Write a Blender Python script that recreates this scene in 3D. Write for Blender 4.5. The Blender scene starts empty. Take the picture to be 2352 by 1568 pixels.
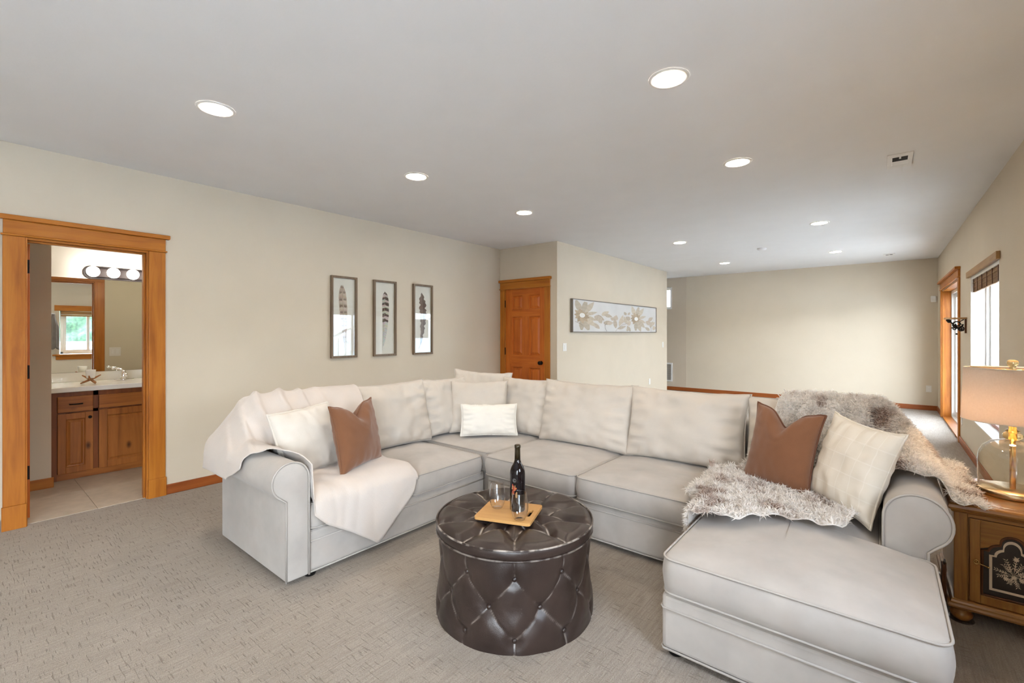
import bpy, bmesh, math, random
from mathutils import Vector, Matrix, noise

SC = bpy.context.scene
COL = SC.collection
PI = math.pi
R = math.radians
random.seed(7)

# ------------------------------------------------------------------ camera
cam_d = bpy.data.cameras.new('camera')
cam_d.sensor_width = 36.0
cam_d.lens = 1045.0 / 2352.0 * 36.0
cam_d.shift_y = -19.0 / 2352.0
cam_d.clip_start = 0.05
cam = bpy.data.objects.new('camera', cam_d)
COL.objects.link(cam)
cam.location = (0, 0, 1.37)
cam.rotation_euler = (R(90), 0, R(39.2))
SC.camera = cam

# ------------------------------------------------------------------ world, exposure
world = bpy.data.worlds.new('sky')
SC.world = world
world.use_nodes = True
wn = world.node_tree
bg = wn.nodes['Background']
tc = wn.nodes.new('ShaderNodeTexCoord')
sep = wn.nodes.new('ShaderNodeSeparateXYZ')
rmp = wn.nodes.new('ShaderNodeValToRGB')
rmp.color_ramp.elements[0].position = 0.5
rmp.color_ramp.elements[0].color = (0.91, 0.955, 1.0, 1)
rmp.color_ramp.elements[1].position = 1.0
rmp.color_ramp.elements[1].color = (0.46, 0.60, 0.82, 1)
mr = wn.nodes.new('ShaderNodeMapRange')
mr.inputs['From Min'].default_value = -1
mr.inputs['From Max'].default_value = 1
wn.links.new(tc.outputs['Generated'], sep.inputs[0])
wn.links.new(sep.outputs['Z'], mr.inputs['Value'])
wn.links.new(mr.outputs[0], rmp.inputs[0])
wn.links.new(rmp.outputs[0], bg.inputs['Color'])
bg.inputs['Strength'].default_value = 3.3

SC.view_settings.view_transform = 'Standard'
SC.view_settings.look = 'None'
SC.view_settings.gamma = 1.0
SC.view_settings.use_curve_mapping = False
SC.view_settings.exposure = 3.7
CAN_L = 12.0          # radiance of a ceiling lamp's lens
CAN_COL = (1.0, 0.86, 0.68)
SC.cycles.use_denoising = True
SC.cycles.adaptive_threshold = 0.05
SC.cycles.max_bounces = 7
SC.cycles.diffuse_bounces = 4
SC.cycles.transparent_max_bounces = 16
SC.cycles.sample_clamp_indirect = 4.0

H = 2.70              # ceiling height
XL, XR = -4.72, 0.75  # left and right wall faces
YB, YF = -3.0, 10.97  # wall behind the camera, far wall
YD = 5.49             # wall with the panelled door
XC = -3.64            # wall with the floral canvas
YE = 9.79             # its far end
TH = 0.14
# openings in the right wall: (y0, y1, z0, z1)
OPEN_R = [(-2.9, -0.7, 0.0, 2.05), (0.70, 1.62, 0.90, 1.86), (5.5, 7.08, 0.43, 2.0), (8.06, 10.2, 0.0, 2.06)]

def portal(y0, y1, z0, z1):
    ld = bpy.data.lights.new('sky_portal', 'AREA')
    ld.shape = 'RECTANGLE'
    ld.size, ld.size_y = z1 - z0, y1 - y0
    ld.cycles.is_portal = True
    o = bpy.data.objects.new('sky_portal', ld)
    COL.objects.link(o)
    o.location = (XR + 0.2, (y0 + y1) / 2, (z0 + z1) / 2)
    o.rotation_euler = (0, R(90), 0)
for op in OPEN_R:
    portal(*op)

# ------------------------------------------------------------------ materials
MATS = {}
def new_mat(name):
    m = bpy.data.materials.new(name)
    m.use_nodes = True
    MATS[name] = m
    nt = m.node_tree
    return m, nt, nt.nodes['Principled BSDF']

def coords(nt, scale=(1, 1, 1), rot=(0, 0, 0), kind='Object'):
    t = nt.nodes.new('ShaderNodeTexCoord')
    mp = nt.nodes.new('ShaderNodeMapping')
    mp.inputs['Scale'].default_value = scale
    mp.inputs['Rotation'].default_value = rot
    nt.links.new(t.outputs[kind], mp.inputs['Vector'])
    return mp.outputs[0]

def tex_noise(nt, vec, scale, detail=3, rough=0.5, dist=0.0):
    n = nt.nodes.new('ShaderNodeTexNoise')
    n.inputs['Scale'].default_value = scale
    n.inputs['Detail'].default_value = detail
    n.inputs['Roughness'].default_value = rough
    n.inputs['Distortion'].default_value = dist
    if vec is not None:
        nt.links.new(vec, n.inputs['Vector'])
    return n.outputs['Fac']

def ramp(nt, fac, stops):
    r = nt.nodes.new('ShaderNodeValToRGB')
    cr = r.color_ramp
    while len(cr.elements) < len(stops):
        cr.elements.new(0.5)
    for e, (p, c) in zip(cr.elements, stops):
        e.position = p
        e.color = (c[0], c[1], c[2], 1) if not isinstance(c, (int, float)) else (c, c, c, 1)
    nt.links.new(fac, r.inputs[0])
    return r.outputs[0]

def bump(nt, bsdf, height, strength=0.2, dist=0.01):
    b = nt.nodes.new('ShaderNodeBump')
    b.inputs['Strength'].default_value = strength
    b.inputs['Distance'].default_value = dist
    nt.links.new(height, b.inputs['Height'])
    nt.links.new(b.outputs[0], bsdf.inputs['Normal'])

def mixc(nt, fac, a, b, mode='MIX'):
    m = nt.nodes.new('ShaderNodeMix')
    m.data_type = 'RGBA'
    m.blend_type = mode
    for sock, v in ((m.inputs[0], fac), (m.inputs[6], a), (m.inputs[7], b)):
        if hasattr(v, 'links'):
            nt.links.new(v, sock)
        elif isinstance(v, (int, float)):
            sock.default_value = v
        else:
            sock.default_value = (v[0], v[1], v[2], 1)
    return m.outputs[2]

def math_n(nt, op, a, b=None, c=None):
    m = nt.nodes.new('ShaderNodeMath')
    m.operation = op
    for i, v in enumerate((a, b, c)):
        if v is None:
            continue
        if hasattr(v, 'links'):
            nt.links.new(v, m.inputs[i])
        else:
            m.inputs[i].default_value = v
    return m.outputs[0]

def plain(name, col, rough=0.5, metal=0.0, spec=None, var=0.06, vscale=8, bmp=0.0, bscale=120, emit=None, estr=0.0, coat=0.0, sheen=0.0):
    m, nt, b = new_mat(name)
    v = coords(nt)
    n = tex_noise(nt, v, vscale, 3)
    lo = [c * (1 - var) for c in col]
    hi = [min(1, c * (1 + var)) for c in col]
    nt.links.new(ramp(nt, n, [(0.3, lo), (0.7, hi)]), b.inputs['Base Color'])
    b.inputs['Roughness'].default_value = rough
    b.inputs['Metallic'].default_value = metal
    if spec is not None:
        b.inputs['Specular IOR Level'].default_value = spec
    if bmp:
        bump(nt, b, tex_noise(nt, v, bscale, 4), bmp, 0.004)
    if emit:
        b.inputs['Emission Color'].default_value = (*emit, 1)
        b.inputs['Emission Strength'].default_value = estr
    b.inputs['Coat Weight'].default_value = coat
    b.inputs['Sheen Weight'].default_value = sheen
    return m

def wood(name, axis, dark, mid, light, rough=0.42, scale=1.0, knots=0.0, coat=0.06):
    m, nt, b = new_mat(name)
    s = [22 * scale] * 3
    s['xyz'.index(axis)] = 1.6 * scale
    v = coords(nt, s)
    n1 = tex_noise(nt, v, 1.0, 6, 0.62, 0.6)
    s2 = [90 * scale] * 3
    s2['xyz'.index(axis)] = 4 * scale
    n2 = tex_noise(nt, coords(nt, s2), 1.0, 3, 0.6)
    c = ramp(nt, n1, [(0.28, dark), (0.5, mid), (0.74, light)])
    c = mixc(nt, math_n(nt, 'MULTIPLY', n2, 0.5), c, dark)
    n3 = tex_noise(nt, coords(nt), 2.2, 2)
    c = mixc(nt, ramp(nt, n3, [(0.35, 0.0), (0.7, 0.35)]), c, light)
    if knots:
        vo = nt.nodes.new('ShaderNodeTexVoronoi')
        vo.inputs['Scale'].default_value = 6.0
        sk = [1.0] * 3
        sk['xyz'.index(axis)] = 0.55
        nt.links.new(coords(nt, sk), vo.inputs['Vector'])
        c = mixc(nt, ramp(nt, vo.outputs['Distance'], [(0.05, knots), (0.16, 0.0)]), c, [q * 0.25 for q in dark])
    nt.links.new(c, b.inputs['Base Color'])
    b.inputs['Roughness'].default_value = rough
    b.inputs['Specular IOR Level'].default_value = 0.3
    b.inputs['Coat Weight'].default_value = coat
    b.inputs['Coat Roughness'].default_value = 0.15
    bump(nt, b, n2, 0.06, 0.002)
    return m

def fabric(name, col, var=0.10, weave=700, bmp=0.25, big=3.0, sheen=0.3, rough=0.95, tint=None, slub=0.0):
    m, nt, b = new_mat(name)
    v = coords(nt)
    n = tex_noise(nt, v, big, 4, 0.55)
    lo = [c * (1 - var) for c in col]
    hi = [min(1, c * (1 + var * 0.7)) for c in col]
    c = ramp(nt, n, [(0.3, lo), (0.68, hi)])
    if tint:
        n2 = tex_noise(nt, v, big * 2.3, 3)
        c = mixc(nt, ramp(nt, n2, [(0.45, 0.0), (0.75, 0.5)]), c, tint)
    w1 = tex_noise(nt, coords(nt, (weave * 0.25, weave, weave)), 1.0, 2)
    w2 = tex_noise(nt, coords(nt, (weave, weave, weave * 0.25)), 1.0, 2)
    w = math_n(nt, 'ADD', w1, w2)
    if slub:
        c = mixc(nt, math_n(nt, 'MULTIPLY', w, slub), c, [q * 0.55 for q in col])
    nt.links.new(c, b.inputs['Base Color'])
    b.inputs['Roughness'].default_value = rough
    b.inputs['Specular IOR Level'].default_value = 0.15
    b.inputs['Sheen Weight'].default_value = sheen
    b.inputs['Sheen Roughness'].default_value = 0.5
    bump(nt, b, w, bmp, 0.001)
    return m

def thin_glass(name, tint=(0.97, 0.99, 0.98), ior=1.5, boost=1.0, edge=1.0):
    m, nt, b = new_mat(name)
    out = nt.nodes['Material Output']
    nt.nodes.remove(b)
    lw = nt.nodes.new('ShaderNodeLayerWeight')
    lw.inputs['Blend'].default_value = 0.5
    f0 = ((ior - 1) / (ior + 1)) ** 2
    fres = math_n(nt, 'ADD', math_n(nt, 'MULTIPLY', math_n(nt, 'POWER', lw.outputs['Facing'], 5.0), 1 - f0), f0)
    tr = nt.nodes.new('ShaderNodeBsdfTransparent')
    nt.links.new(ramp(nt, math_n(nt, 'POWER', lw.outputs['Facing'], 4.0), [(0.0, tint), (1.0, [q * edge for q in tint])]), tr.inputs['Color'])
    gl = nt.nodes.new('ShaderNodeBsdfGlossy')
    gl.inputs['Roughness'].default_value = 0.0
    mx = nt.nodes.new('ShaderNodeMixShader')
    nt.links.new(math_n(nt, 'MINIMUM', math_n(nt, 'MULTIPLY', fres, boost), 1.0), mx.inputs[0])
    nt.links.new(tr.outputs[0], mx.inputs[1])
    nt.links.new(gl.outputs[0], mx.inputs[2])
    nt.links.new(mx.outputs[0], out.inputs['Surface'])
    return m

def emitter(name, col, strength):
    m, nt, b = new_mat(name)
    b.inputs['Base Color'].default_value = (0.8, 0.8, 0.8, 1)
    b.inputs['Emission Color'].default_value = (*col, 1)
    b.inputs['Emission Strength'].default_value = strength
    return m

def colour_attr(name, rough=0.85, sheen=0.0, trans=0.0, spec=0.2):
    m, nt, b = new_mat(name)
    a = nt.nodes.new('ShaderNodeAttribute')
    a.attribute_name = 'Col'
    v = coords(nt)
    n = tex_noise(nt, v, 40, 3)
    c = mixc(nt, math_n(nt, 'MULTIPLY', n, 0.12), a.outputs['Color'], (0.3, 0.26, 0.22))
    nt.links.new(c, b.inputs['Base Color'])
    b.inputs['Roughness'].default_value = rough
    b.inputs['Sheen Weight'].default_value = sheen
    b.inputs['Specular IOR Level'].default_value = spec
    return m

# wall paint
m_wall = plain('wall_paint', (0.635, 0.555, 0.44), 0.75, var=0.015, vscale=3, bmp=0.10, bscale=90, spec=0.25)
m_bathwall = plain('bath_paint', (0.66, 0.60, 0.47), 0.7, var=0.015, vscale=3, bmp=0.12, bscale=70, spec=0.25)
m_ceil = plain('ceiling_paint', (0.80, 0.80, 0.805), 0.85, var=0.012, vscale=3, bmp=0.12, bscale=60, spec=0.2)
m_white = plain('white_paint', (0.78, 0.77, 0.75), 0.5, var=0.02)
m_vinyl = plain('white_vinyl', (0.80, 0.81, 0.80), 0.35, var=0.02)
m_plastic = plain('white_plastic', (0.75, 0.73, 0.69), 0.4, var=0.02)
FIR_D, FIR_M, FIR_L = (0.27, 0.075, 0.008), (0.45, 0.150, 0.015), (0.56, 0.215, 0.028)
m_trim = {a: wood('fir_trim_' + a, a, FIR_D, FIR_M, FIR_L) for a in 'xyz'}
DR_D, DR_M, DR_L = (0.34, 0.070, 0.010), (0.54, 0.140, 0.018), (0.64, 0.190, 0.028)
m_door = {a: wood('fir_door_' + a, a, DR_D, DR_M, DR_L) for a in 'xz'}
m_base = {a: wood('baseboard_wood_' + a, a, (0.20, 0.046, 0.010), (0.32, 0.085, 0.018), (0.40, 0.12, 0.026)) for a in 'xy'}
m_alder = {a: wood('knotty_alder_' + a, a, (0.16, 0.045, 0.010), (0.36, 0.115, 0.022), (0.50, 0.19, 0.042), 0.38, 0.7, knots=0.85) for a in 'yz'}
m_alder_dark = wood('alder_frame', 'z', (0.11, 0.028, 0.008), (0.20, 0.055, 0.013), (0.28, 0.085, 0.02), 0.4)
m_oak = {a: wood('oak_' + a, a, (0.15, 0.055, 0.012), (0.34, 0.145, 0.032), (0.46, 0.22, 0.055), 0.28, 1.3, coat=0.4) for a in 'xyz'}
m_oakd = wood('dark_oak', 'z', (0.06, 0.02, 0.008), (0.10, 0.035, 0.012), (0.16, 0.06, 0.02), 0.35)
m_bamboo_wood = wood('bamboo_board', 'x', (0.42, 0.20, 0.06), (0.56, 0.30, 0.10), (0.64, 0.37, 0.14), 0.4, 0.8, coat=0.05)
m_valance = wood('valance_wood', 'y', (0.24, 0.12, 0.04), (0.36, 0.20, 0.075), (0.44, 0.26, 0.10), 0.5)
m_shade_slat = wood('woven_wood', 'y', (0.10, 0.045, 0.015), (0.26, 0.13, 0.045), (0.40, 0.23, 0.09), 0.6, 3.0, coat=0)
m_frame = wood('grey_brown_frame', 'z', (0.11, 0.075, 0.045), (0.19, 0.135, 0.085), (0.27, 0.20, 0.13), 0.5, 1.5, coat=0)
m_sofa = fabric('sofa_microfibre', (0.44, 0.405, 0.37), 0.13, 900, 0.10, 4.5, 0.25, tint=(0.43, 0.375, 0.335))
m_linen = fabric('cushion_linen', (0.60, 0.55, 0.49), 0.06, 500, 0.22, 3.0, 0.2, tint=(0.61, 0.53, 0.45), slub=0.10)
m_pipe = plain('piping_fabric', (0.42, 0.385, 0.35), 0.9, var=0.05)
m_throw = fabric('throw_knit', (0.63, 0.565, 0.515), 0.05, 350, 0.5, 4.0, 0.3, tint=(0.66, 0.56, 0.48), slub=0.12)
m_cream = fabric('cream_linen', (0.70, 0.65, 0.58), 0.05, 450, 0.3, 3.0, 0.2, slub=0.10)
m_white_fab = fabric('white_cotton', (0.80, 0.77, 0.71), 0.03, 450, 0.25, 3.0, 0.2, slub=0.05)
m_brown = fabric('brown_linen', (0.225, 0.098, 0.048), 0.10, 600, 0.45, 5.0, 0.35, slub=0.25)
m_brown_pipe = plain('brown_piping', (0.13, 0.05, 0.025), 0.9)
m_black = plain('black_metal', (0.012, 0.011, 0.011), 0.45, 0.6)
m_bronze = plain('oil_rubbed_bronze', (0.010, 0.006, 0.007), 0.5, 0.0, spec=0.25)
m_chrome = plain('chrome', (0.85, 0.85, 0.86), 0.08, 1.0, var=0.01)
m_brass = plain('brass', (0.72, 0.50, 0.20), 0.22, 1.0, var=0.05)
m_satin_brass = plain('satin_brass', (0.62, 0.48, 0.30), 0.3, 1.0, var=0.08, vscale=30)
m_marble = plain('cultured_marble', (0.85, 0.82, 0.75), 0.15, var=0.02, coat=0.3)
m_wax = plain('frosted_glass', (0.85, 0.83, 0.79), 0.4, var=0.02)
m_antler = plain('antler', (0.35, 0.14, 0.04), 0.5, var=0.3, vscale=40)
m_grey_towel = fabric('grey_towel', (0.19, 0.165, 0.145), 0.15, 250, 0.8, 6.0, 0.3)
m_glass = thin_glass('window_glass', (0.95, 0.965, 0.97))
m_picglass = thin_glass('picture_glass', (0.98, 0.99, 0.98), 1.5, 0.9)
m_paper = plain('art_paper', (0.74, 0.70, 0.65), 0.7, var=0.02)
m_print = colour_attr('printed_ink', 0.7)
def mk_fur():
    m, nt, b = new_mat('faux_fur')
    out = nt.nodes['Material Output']
    a = nt.nodes.new('ShaderNodeAttribute')
    a.attribute_name = 'Col'
    n = tex_noise(nt, coords(nt), 60, 2)
    c = mixc(nt, math_n(nt, 'MULTIPLY', n, 0.08), a.outputs['Color'], (0.8, 0.7, 0.62))
    nt.links.new(c, b.inputs['Base Color'])
    b.inputs['Roughness'].default_value = 0.8
    b.inputs['Specular IOR Level'].default_value = 0.2
    tl = nt.nodes.new('ShaderNodeBsdfTranslucent')
    nt.links.new(c, tl.inputs['Color'])
    mx = nt.nodes.new('ShaderNodeMixShader')
    mx.inputs[0].default_value = 0.4
    nt.links.new(b.outputs[0], mx.inputs[1])
    nt.links.new(tl.outputs[0], mx.inputs[2])
    nt.links.new(mx.outputs[0], out.inputs['Surface'])
    return m
m_fur = mk_fur()
m_lens = emitter('lamp_lens', CAN_COL, CAN_L)
m_bulb = emitter('vanity_bulb', (1.0, 0.90, 0.76), 2.6)
m_dark = plain('void_shade', (0.02, 0.02, 0.02), 0.9)  # near-black colour standing in for shade in the register opening
m_grey_metal = plain('grey_grille', (0.35, 0.34, 0.32), 0.5, 0.2)
m_tile = plain('floor_tile', (0.50, 0.43, 0.345), 0.45, var=0.08, vscale=14, bmp=0.05)
m_tile2 = plain('floor_tile_b', (0.47, 0.40, 0.315), 0.45, var=0.08, vscale=14, bmp=0.05)
m_grout = plain('grout', (0.50, 0.44, 0.36), 0.9)
m_concrete = plain('patio_concrete', (0.50, 0.49, 0.47), 0.9, var=0.1)
m_fence = plain('vinyl_fence', (0.50, 0.60, 0.68), 0.5, var=0.03)
m_blackink = plain('bottle_print', (0.30, 0.30, 0.30), 0.5)

def mk_mirror():
    m, nt, b = new_mat('mirror_silver')
    n = tex_noise(nt, coords(nt), 2.0, 1)
    nt.links.new(ramp(nt, n, [(0.0, (0.88, 0.90, 0.86)), (1.0, (0.90, 0.92, 0.88))]), b.inputs['Base Color'])
    b.inputs['Metallic'].default_value = 1.0
    b.inputs['Roughness'].default_value = 0.0
    return m
m_mirror = mk_mirror()

def mk_carpet():
    m, nt, b = new_mat('carpet_loop')
    v = coords(nt)
    big = tex_noise(nt, v, 1.3, 3, 0.5)
    c = ramp(nt, big, [(0.3, (0.385, 0.325, 0.265)), (0.7, (0.475, 0.41, 0.345))])
    # streaks along the length of the room
    st = tex_noise(nt, coords(nt, (130, 6.0, 1)), 1.0, 3, 0.6)
    c = mixc(nt, ramp(nt, st, [(0.35, 0.6), (0.6, 0.0)]), c, (0.265, 0.215, 0.165))
    # short cut dashes across
    d1 = tex_noise(nt, coords(nt, (13, 150, 1)), 1.0, 2, 0.4)
    dash = ramp(nt, d1, [(0.635, 0.0), (0.68, 1.0)])
    c = mixc(nt, math_n(nt, 'MULTIPLY', dash, 0.68), c, (0.17, 0.13, 0.095))
    fine = tex_noise(nt, v, 190, 3, 0.7)
    c = mixc(nt, ramp(nt, fine, [(0.35, 0.62), (0.62, 0.0)]), c, (0.20, 0.165, 0.13))
    nt.links.new(c, b.inputs['Base Color'])
    b.inputs['Roughness'].default_value = 1.0
    b.inputs['Specular IOR Level'].default_value = 0.05
    b.inputs['Sheen Weight'].default_value = 0.25
    h = math_n(nt, 'SUBTRACT', math_n(nt, 'ADD', fine, math_n(nt, 'MULTIPLY', st, 0.8)), math_n(nt, 'MULTIPLY', dash, 0.9))
    bump(nt, b, h, 0.8, 0.007)
    return m
m_carpet = mk_carpet()

def mk_leather():
    m, nt, b = new_mat('brown_leather')
    v = coords(nt)
    n = tex_noise(nt, v, 5, 4)
    c = ramp(nt, n, [(0.3, (0.020, 0.012, 0.010)), (0.7, (0.040, 0.025, 0.020))])
    a = nt.nodes.new('ShaderNodeAttribute')
    a.attribute_name = 'Col'
    sp = nt.nodes.new('ShaderNodeSeparateColor')
    nt.links.new(a.outputs['Color'], sp.inputs[0])
    br = tex_noise(nt, v, 22, 3)
    wear = math_n(nt, 'MULTIPLY', sp.outputs[0], ramp(nt, br, [(0.42, 0.0), (0.56, 1.0)]))
    c = mixc(nt, wear, c, (0.55, 0.48, 0.42))
    nt.links.new(c, b.inputs['Base Color'])
    b.inputs['Roughness'].default_value = 0.30
    g = nt.nodes.new('ShaderNodeTexVoronoi')
    g.inputs['Scale'].default_value = 420
    nt.links.new(v, g.inputs['Vector'])
    w = tex_noise(nt, v, 14, 4, 0.6)
    bump(nt, b, math_n(nt, 'ADD', math_n(nt, 'MULTIPLY', g.outputs['Distance'], 0.25), w), 0.22, 0.006)
    return m
m_leather = mk_leather()

def mk_plaid():
    m, nt, b = new_mat('windowpane_linen')
    t = nt.nodes.new('ShaderNodeTexCoord')
    s = nt.nodes.new('ShaderNodeSeparateXYZ')
    nt.links.new(t.outputs['Object'], s.inputs[0])
    def lines(sock, n, off):
        f = math_n(nt, 'FRACT', math_n(nt, 'ADD', math_n(nt, 'MULTIPLY', sock, n), off))
        d = math_n(nt, 'ABSOLUTE', math_n(nt, 'SUBTRACT', f, 0.5))
        return math_n(nt, 'LESS_THAN', d, 0.035)
    a = math_n(nt, 'MAXIMUM', lines(s.outputs['X'], 17.0, 0.1), lines(s.outputs['Z'], 12.0, 0.3))
    n = tex_noise(nt, coords(nt), 5, 3)
    c = ramp(nt, n, [(0.3, (0.68, 0.61, 0.52)), (0.7, (0.74, 0.68, 0.59))])
    c = mixc(nt, math_n(nt, 'MULTIPLY', a, 0.5), c, (0.78, 0.73, 0.66))
    nt.links.new(c, b.inputs['Base Color'])
    b.inputs['Roughness'].default_value = 0.95
    w = tex_noise(nt, coords(nt, (500, 500, 500)), 1.0, 2)
    bump(nt, b, math_n(nt, 'ADD', math_n(nt, 'MULTIPLY', w, 0.3), math_n(nt, 'MULTIPLY', a, 1.5)), 0.4, 0.002)
    return m
m_plaid = mk_plaid()

def mk_shade():
    m, nt, b = new_mat('lamp_shade_linen')
    out = nt.nodes['Material Output']
    w1 = tex_noise(nt, coords(nt, (90, 90, 900)), 1.0, 2)
    w2 = tex_noise(nt, coords(nt, (900, 900, 60)), 1.0, 2)
    w = math_n(nt, 'MULTIPLY', math_n(nt, 'ADD', w1, w2), 0.5)
    c = ramp(nt, w, [(0.3, (0.66, 0.55, 0.47)), (0.7, (0.76, 0.66, 0.58))])
    nt.links.new(c, b.inputs['Base Color'])
    b.inputs['Roughness'].default_value = 0.9
    tl = nt.nodes.new('ShaderNodeBsdfTranslucent')
    nt.links.new(c, tl.inputs['Color'])
    mx = nt.nodes.new('ShaderNodeMixShader')
    mx.inputs[0].default_value = 0.35
    nt.links.new(b.outputs[0], mx.inputs[1])
    nt.links.new(tl.outputs[0], mx.inputs[2])
    nt.links.new(mx.outputs[0], out.inputs['Surface'])
    return m
m_lampshade = mk_shade()

def real_glass(name, col=(1, 1, 1), rough=0.0, ior=1.45):
    m, nt, b = new_mat(name)
    b.inputs['Base Color'].default_value = (*col, 1)
    b.inputs['Transmission Weight'].default_value = 1.0
    b.inputs['Roughness'].default_value = rough
    b.inputs['IOR'].default_value = ior
    return m
m_tumbler = thin_glass('tumbler_glass', (0.95, 0.95, 0.95), 1.5, 2.4, 0.45)
m_dome = thin_glass('dome_glass', (0.94, 0.92, 0.86), 1.5, 1.8, 0.5)
m_amber = real_glass('amber_glass', (0.95, 0.80, 0.45))
m_bottle = plain('bottle_glass', (0.006, 0.004, 0.005), 0.06, spec=0.4, var=0.0)
m_foil = plain('bottle_capsule', (0.035, 0.026, 0.012), 0.25, 0.3, var=0.1)

def mk_leaves():
    m, nt, b = new_mat('hedge_leaves')
    n = tex_noise(nt, coords(nt), 9.0, 5, 0.7)
    nt.links.new(ramp(nt, n, [(0.3, (0.006, 0.016, 0.008)), (0.5, (0.020, 0.050, 0.026)), (0.72, (0.060, 0.115, 0.050))]), b.inputs['Base Color'])
    b.inputs['Roughness'].default_value = 0.6
    return m
m_hedge = mk_leaves()
m_grass = plain('lawn', (0.06, 0.11, 0.03), 0.95, var=0.3, vscale=20)

# ------------------------------------------------------------------ mesh helpers
class MB:
    def __init__(self):
        self.v, self.f, self.c, self.s = [], [], [], []
        self.col = None
    def add(self, verts, faces, smooth=False):
        b = len(self.v)
        self.v += [tuple(p) for p in verts]
        for fc in faces:
            self.f.append([b + i for i in fc])
            self.s.append(smooth)
            self.c.append(self.col)
    def box(self, x0, x1, y0, y1, z0, z1):
        if x0 > x1: x0, x1 = x1, x0
        if y0 > y1: y0, y1 = y1, y0
        if z0 > z1: z0, z1 = z1, z0
        self.add([(x0, y0, z0), (x1, y0, z0), (x1, y1, z0), (x0, y1, z0), (x0, y0, z1), (x1, y0, z1), (x1, y1, z1), (x0, y1, z1)],
                 [(0, 3, 2, 1), (4, 5, 6, 7), (0, 1, 5, 4), (1, 2, 6, 5), (2, 3, 7, 6), (3, 0, 4, 7)])
        return self
    def grid(self, fn, nu, nv, closed_u=False, smooth=True, flip=False):
        vs = [fn(i / nu if closed_u else i / (nu - 1), j / (nv - 1)) for j in range(nv) for i in range(nu)]
        fs = []
        for j in range(nv - 1):
            for i in range(nu if closed_u else nu - 1):
                a, b = j * nu + i, j * nu + (i + 1) % nu
                q = (a, b, b + nu, a + nu)
                fs.append(q[::-1] if flip else q)
        self.add(vs, fs, smooth)
        return self
    def rings(self, rings, cap0=True, cap1=True, smooth=True):
        n = len(rings[0])
        vs = [p for r in rings for p in r]
        fs = []
        for j in range(len(rings) - 1):
            for i in range(n):
                a, b = j * n + i, j * n + (i + 1) % n
                fs.append((a, b, b + n, a + n))
        if cap0:
            fs.append(tuple(range(n))[::-1])
        if cap1:
            k = (len(rings) - 1) * n
            fs.append(tuple(range(k, k + n)))
        self.add(vs, fs, smooth)
        return self
    def lathe(self, prof, n=32, c=(0, 0, 0), cap0=True, cap1=True, smooth=True):
        rs = []
        for r, z in prof:
            rs.append([(c[0] + r * math.cos(2 * PI * i / n), c[1] + r * math.sin(2 * PI * i / n), c[2] + z) for i in range(n)])
        return self.rings(rs, cap0, cap1, smooth)
    def lathe_axis(self, prof, n, c, axis):
        # profile (r, d) around an arbitrary axis vector from point c
        a = Vector(axis).normalized()
        u = a.orthogonal().normalized()
        w = a.cross(u)
        c = Vector(c)
        rs = [[c + a * d + (u * math.cos(2 * PI * i / n) + w * math.sin(2 * PI * i / n)) * r for i in range(n)] for r, d in prof]
        return self.rings(rs)
    def tube(self, pts, r, n=8, closed=False, smooth=True):
        pts = [Vector(p) for p in pts]
        m = len(pts)
        rs = []
        prev = None
        for i, p in enumerate(pts):
            if closed:
                d = pts[(i + 1) % m] - pts[i - 1]
            else:
                d = pts[min(i + 1, m - 1)] - pts[max(i - 1, 0)]
            if d.length < 1e-9:
                d = Vector((0, 0, 1))
            d.normalize()
            if prev is None:
                u = d.orthogonal().normalized()
            else:
                u = (prev - d * prev.dot(d))
                u = u.normalized() if u.length > 1e-6 else d.orthogonal().normalized()
            prev = u
            w = d.cross(u)
            rr = r(i / max(1, m - 1)) if callable(r) else r
            rs.append([p + (u * math.cos(2 * PI * k / n) + w * math.sin(2 * PI * k / n)) * rr for k in range(n)])
        if closed:
            rs.append(rs[0])
            self.rings(rs, False, False, smooth)
        else:
            self.rings(rs, True, True, smooth)
        return self
    def prism(self, poly, axis, a0, a1, smooth=False):
        # poly: 2D points; axis 'x': (y,z), 'y': (x,z), 'z': (x,y)
        def P(p, a):
            return {'x': (a, p[0], p[1]), 'y': (p[0], a, p[1]), 'z': (p[0], p[1], a)}[axis]
        n = len(poly)
        vs = [P(p, a0) for p in poly] + [P(p, a1) for p in poly]
        fs = [tuple(range(n))[::-1], tuple(range(n, 2 * n))]
        self.add(vs, fs, False)
        self.add(vs, [(i, (i + 1) % n, n + (i + 1) % n, n + i) for i in range(n)], smooth)
        return self
    def sphere(self, c, r, nu=20, nv=12, sz=1.0):
        prof = [(max(1e-4, r * math.sin(PI * k / nv)), -r * sz * math.cos(PI * k / nv)) for k in range(nv + 1)]
        return self.lathe(prof, nu, c)

WL = {}
def wloc(o):
    return WL.get(o.name, Vector((0, 0, 0)))

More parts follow.
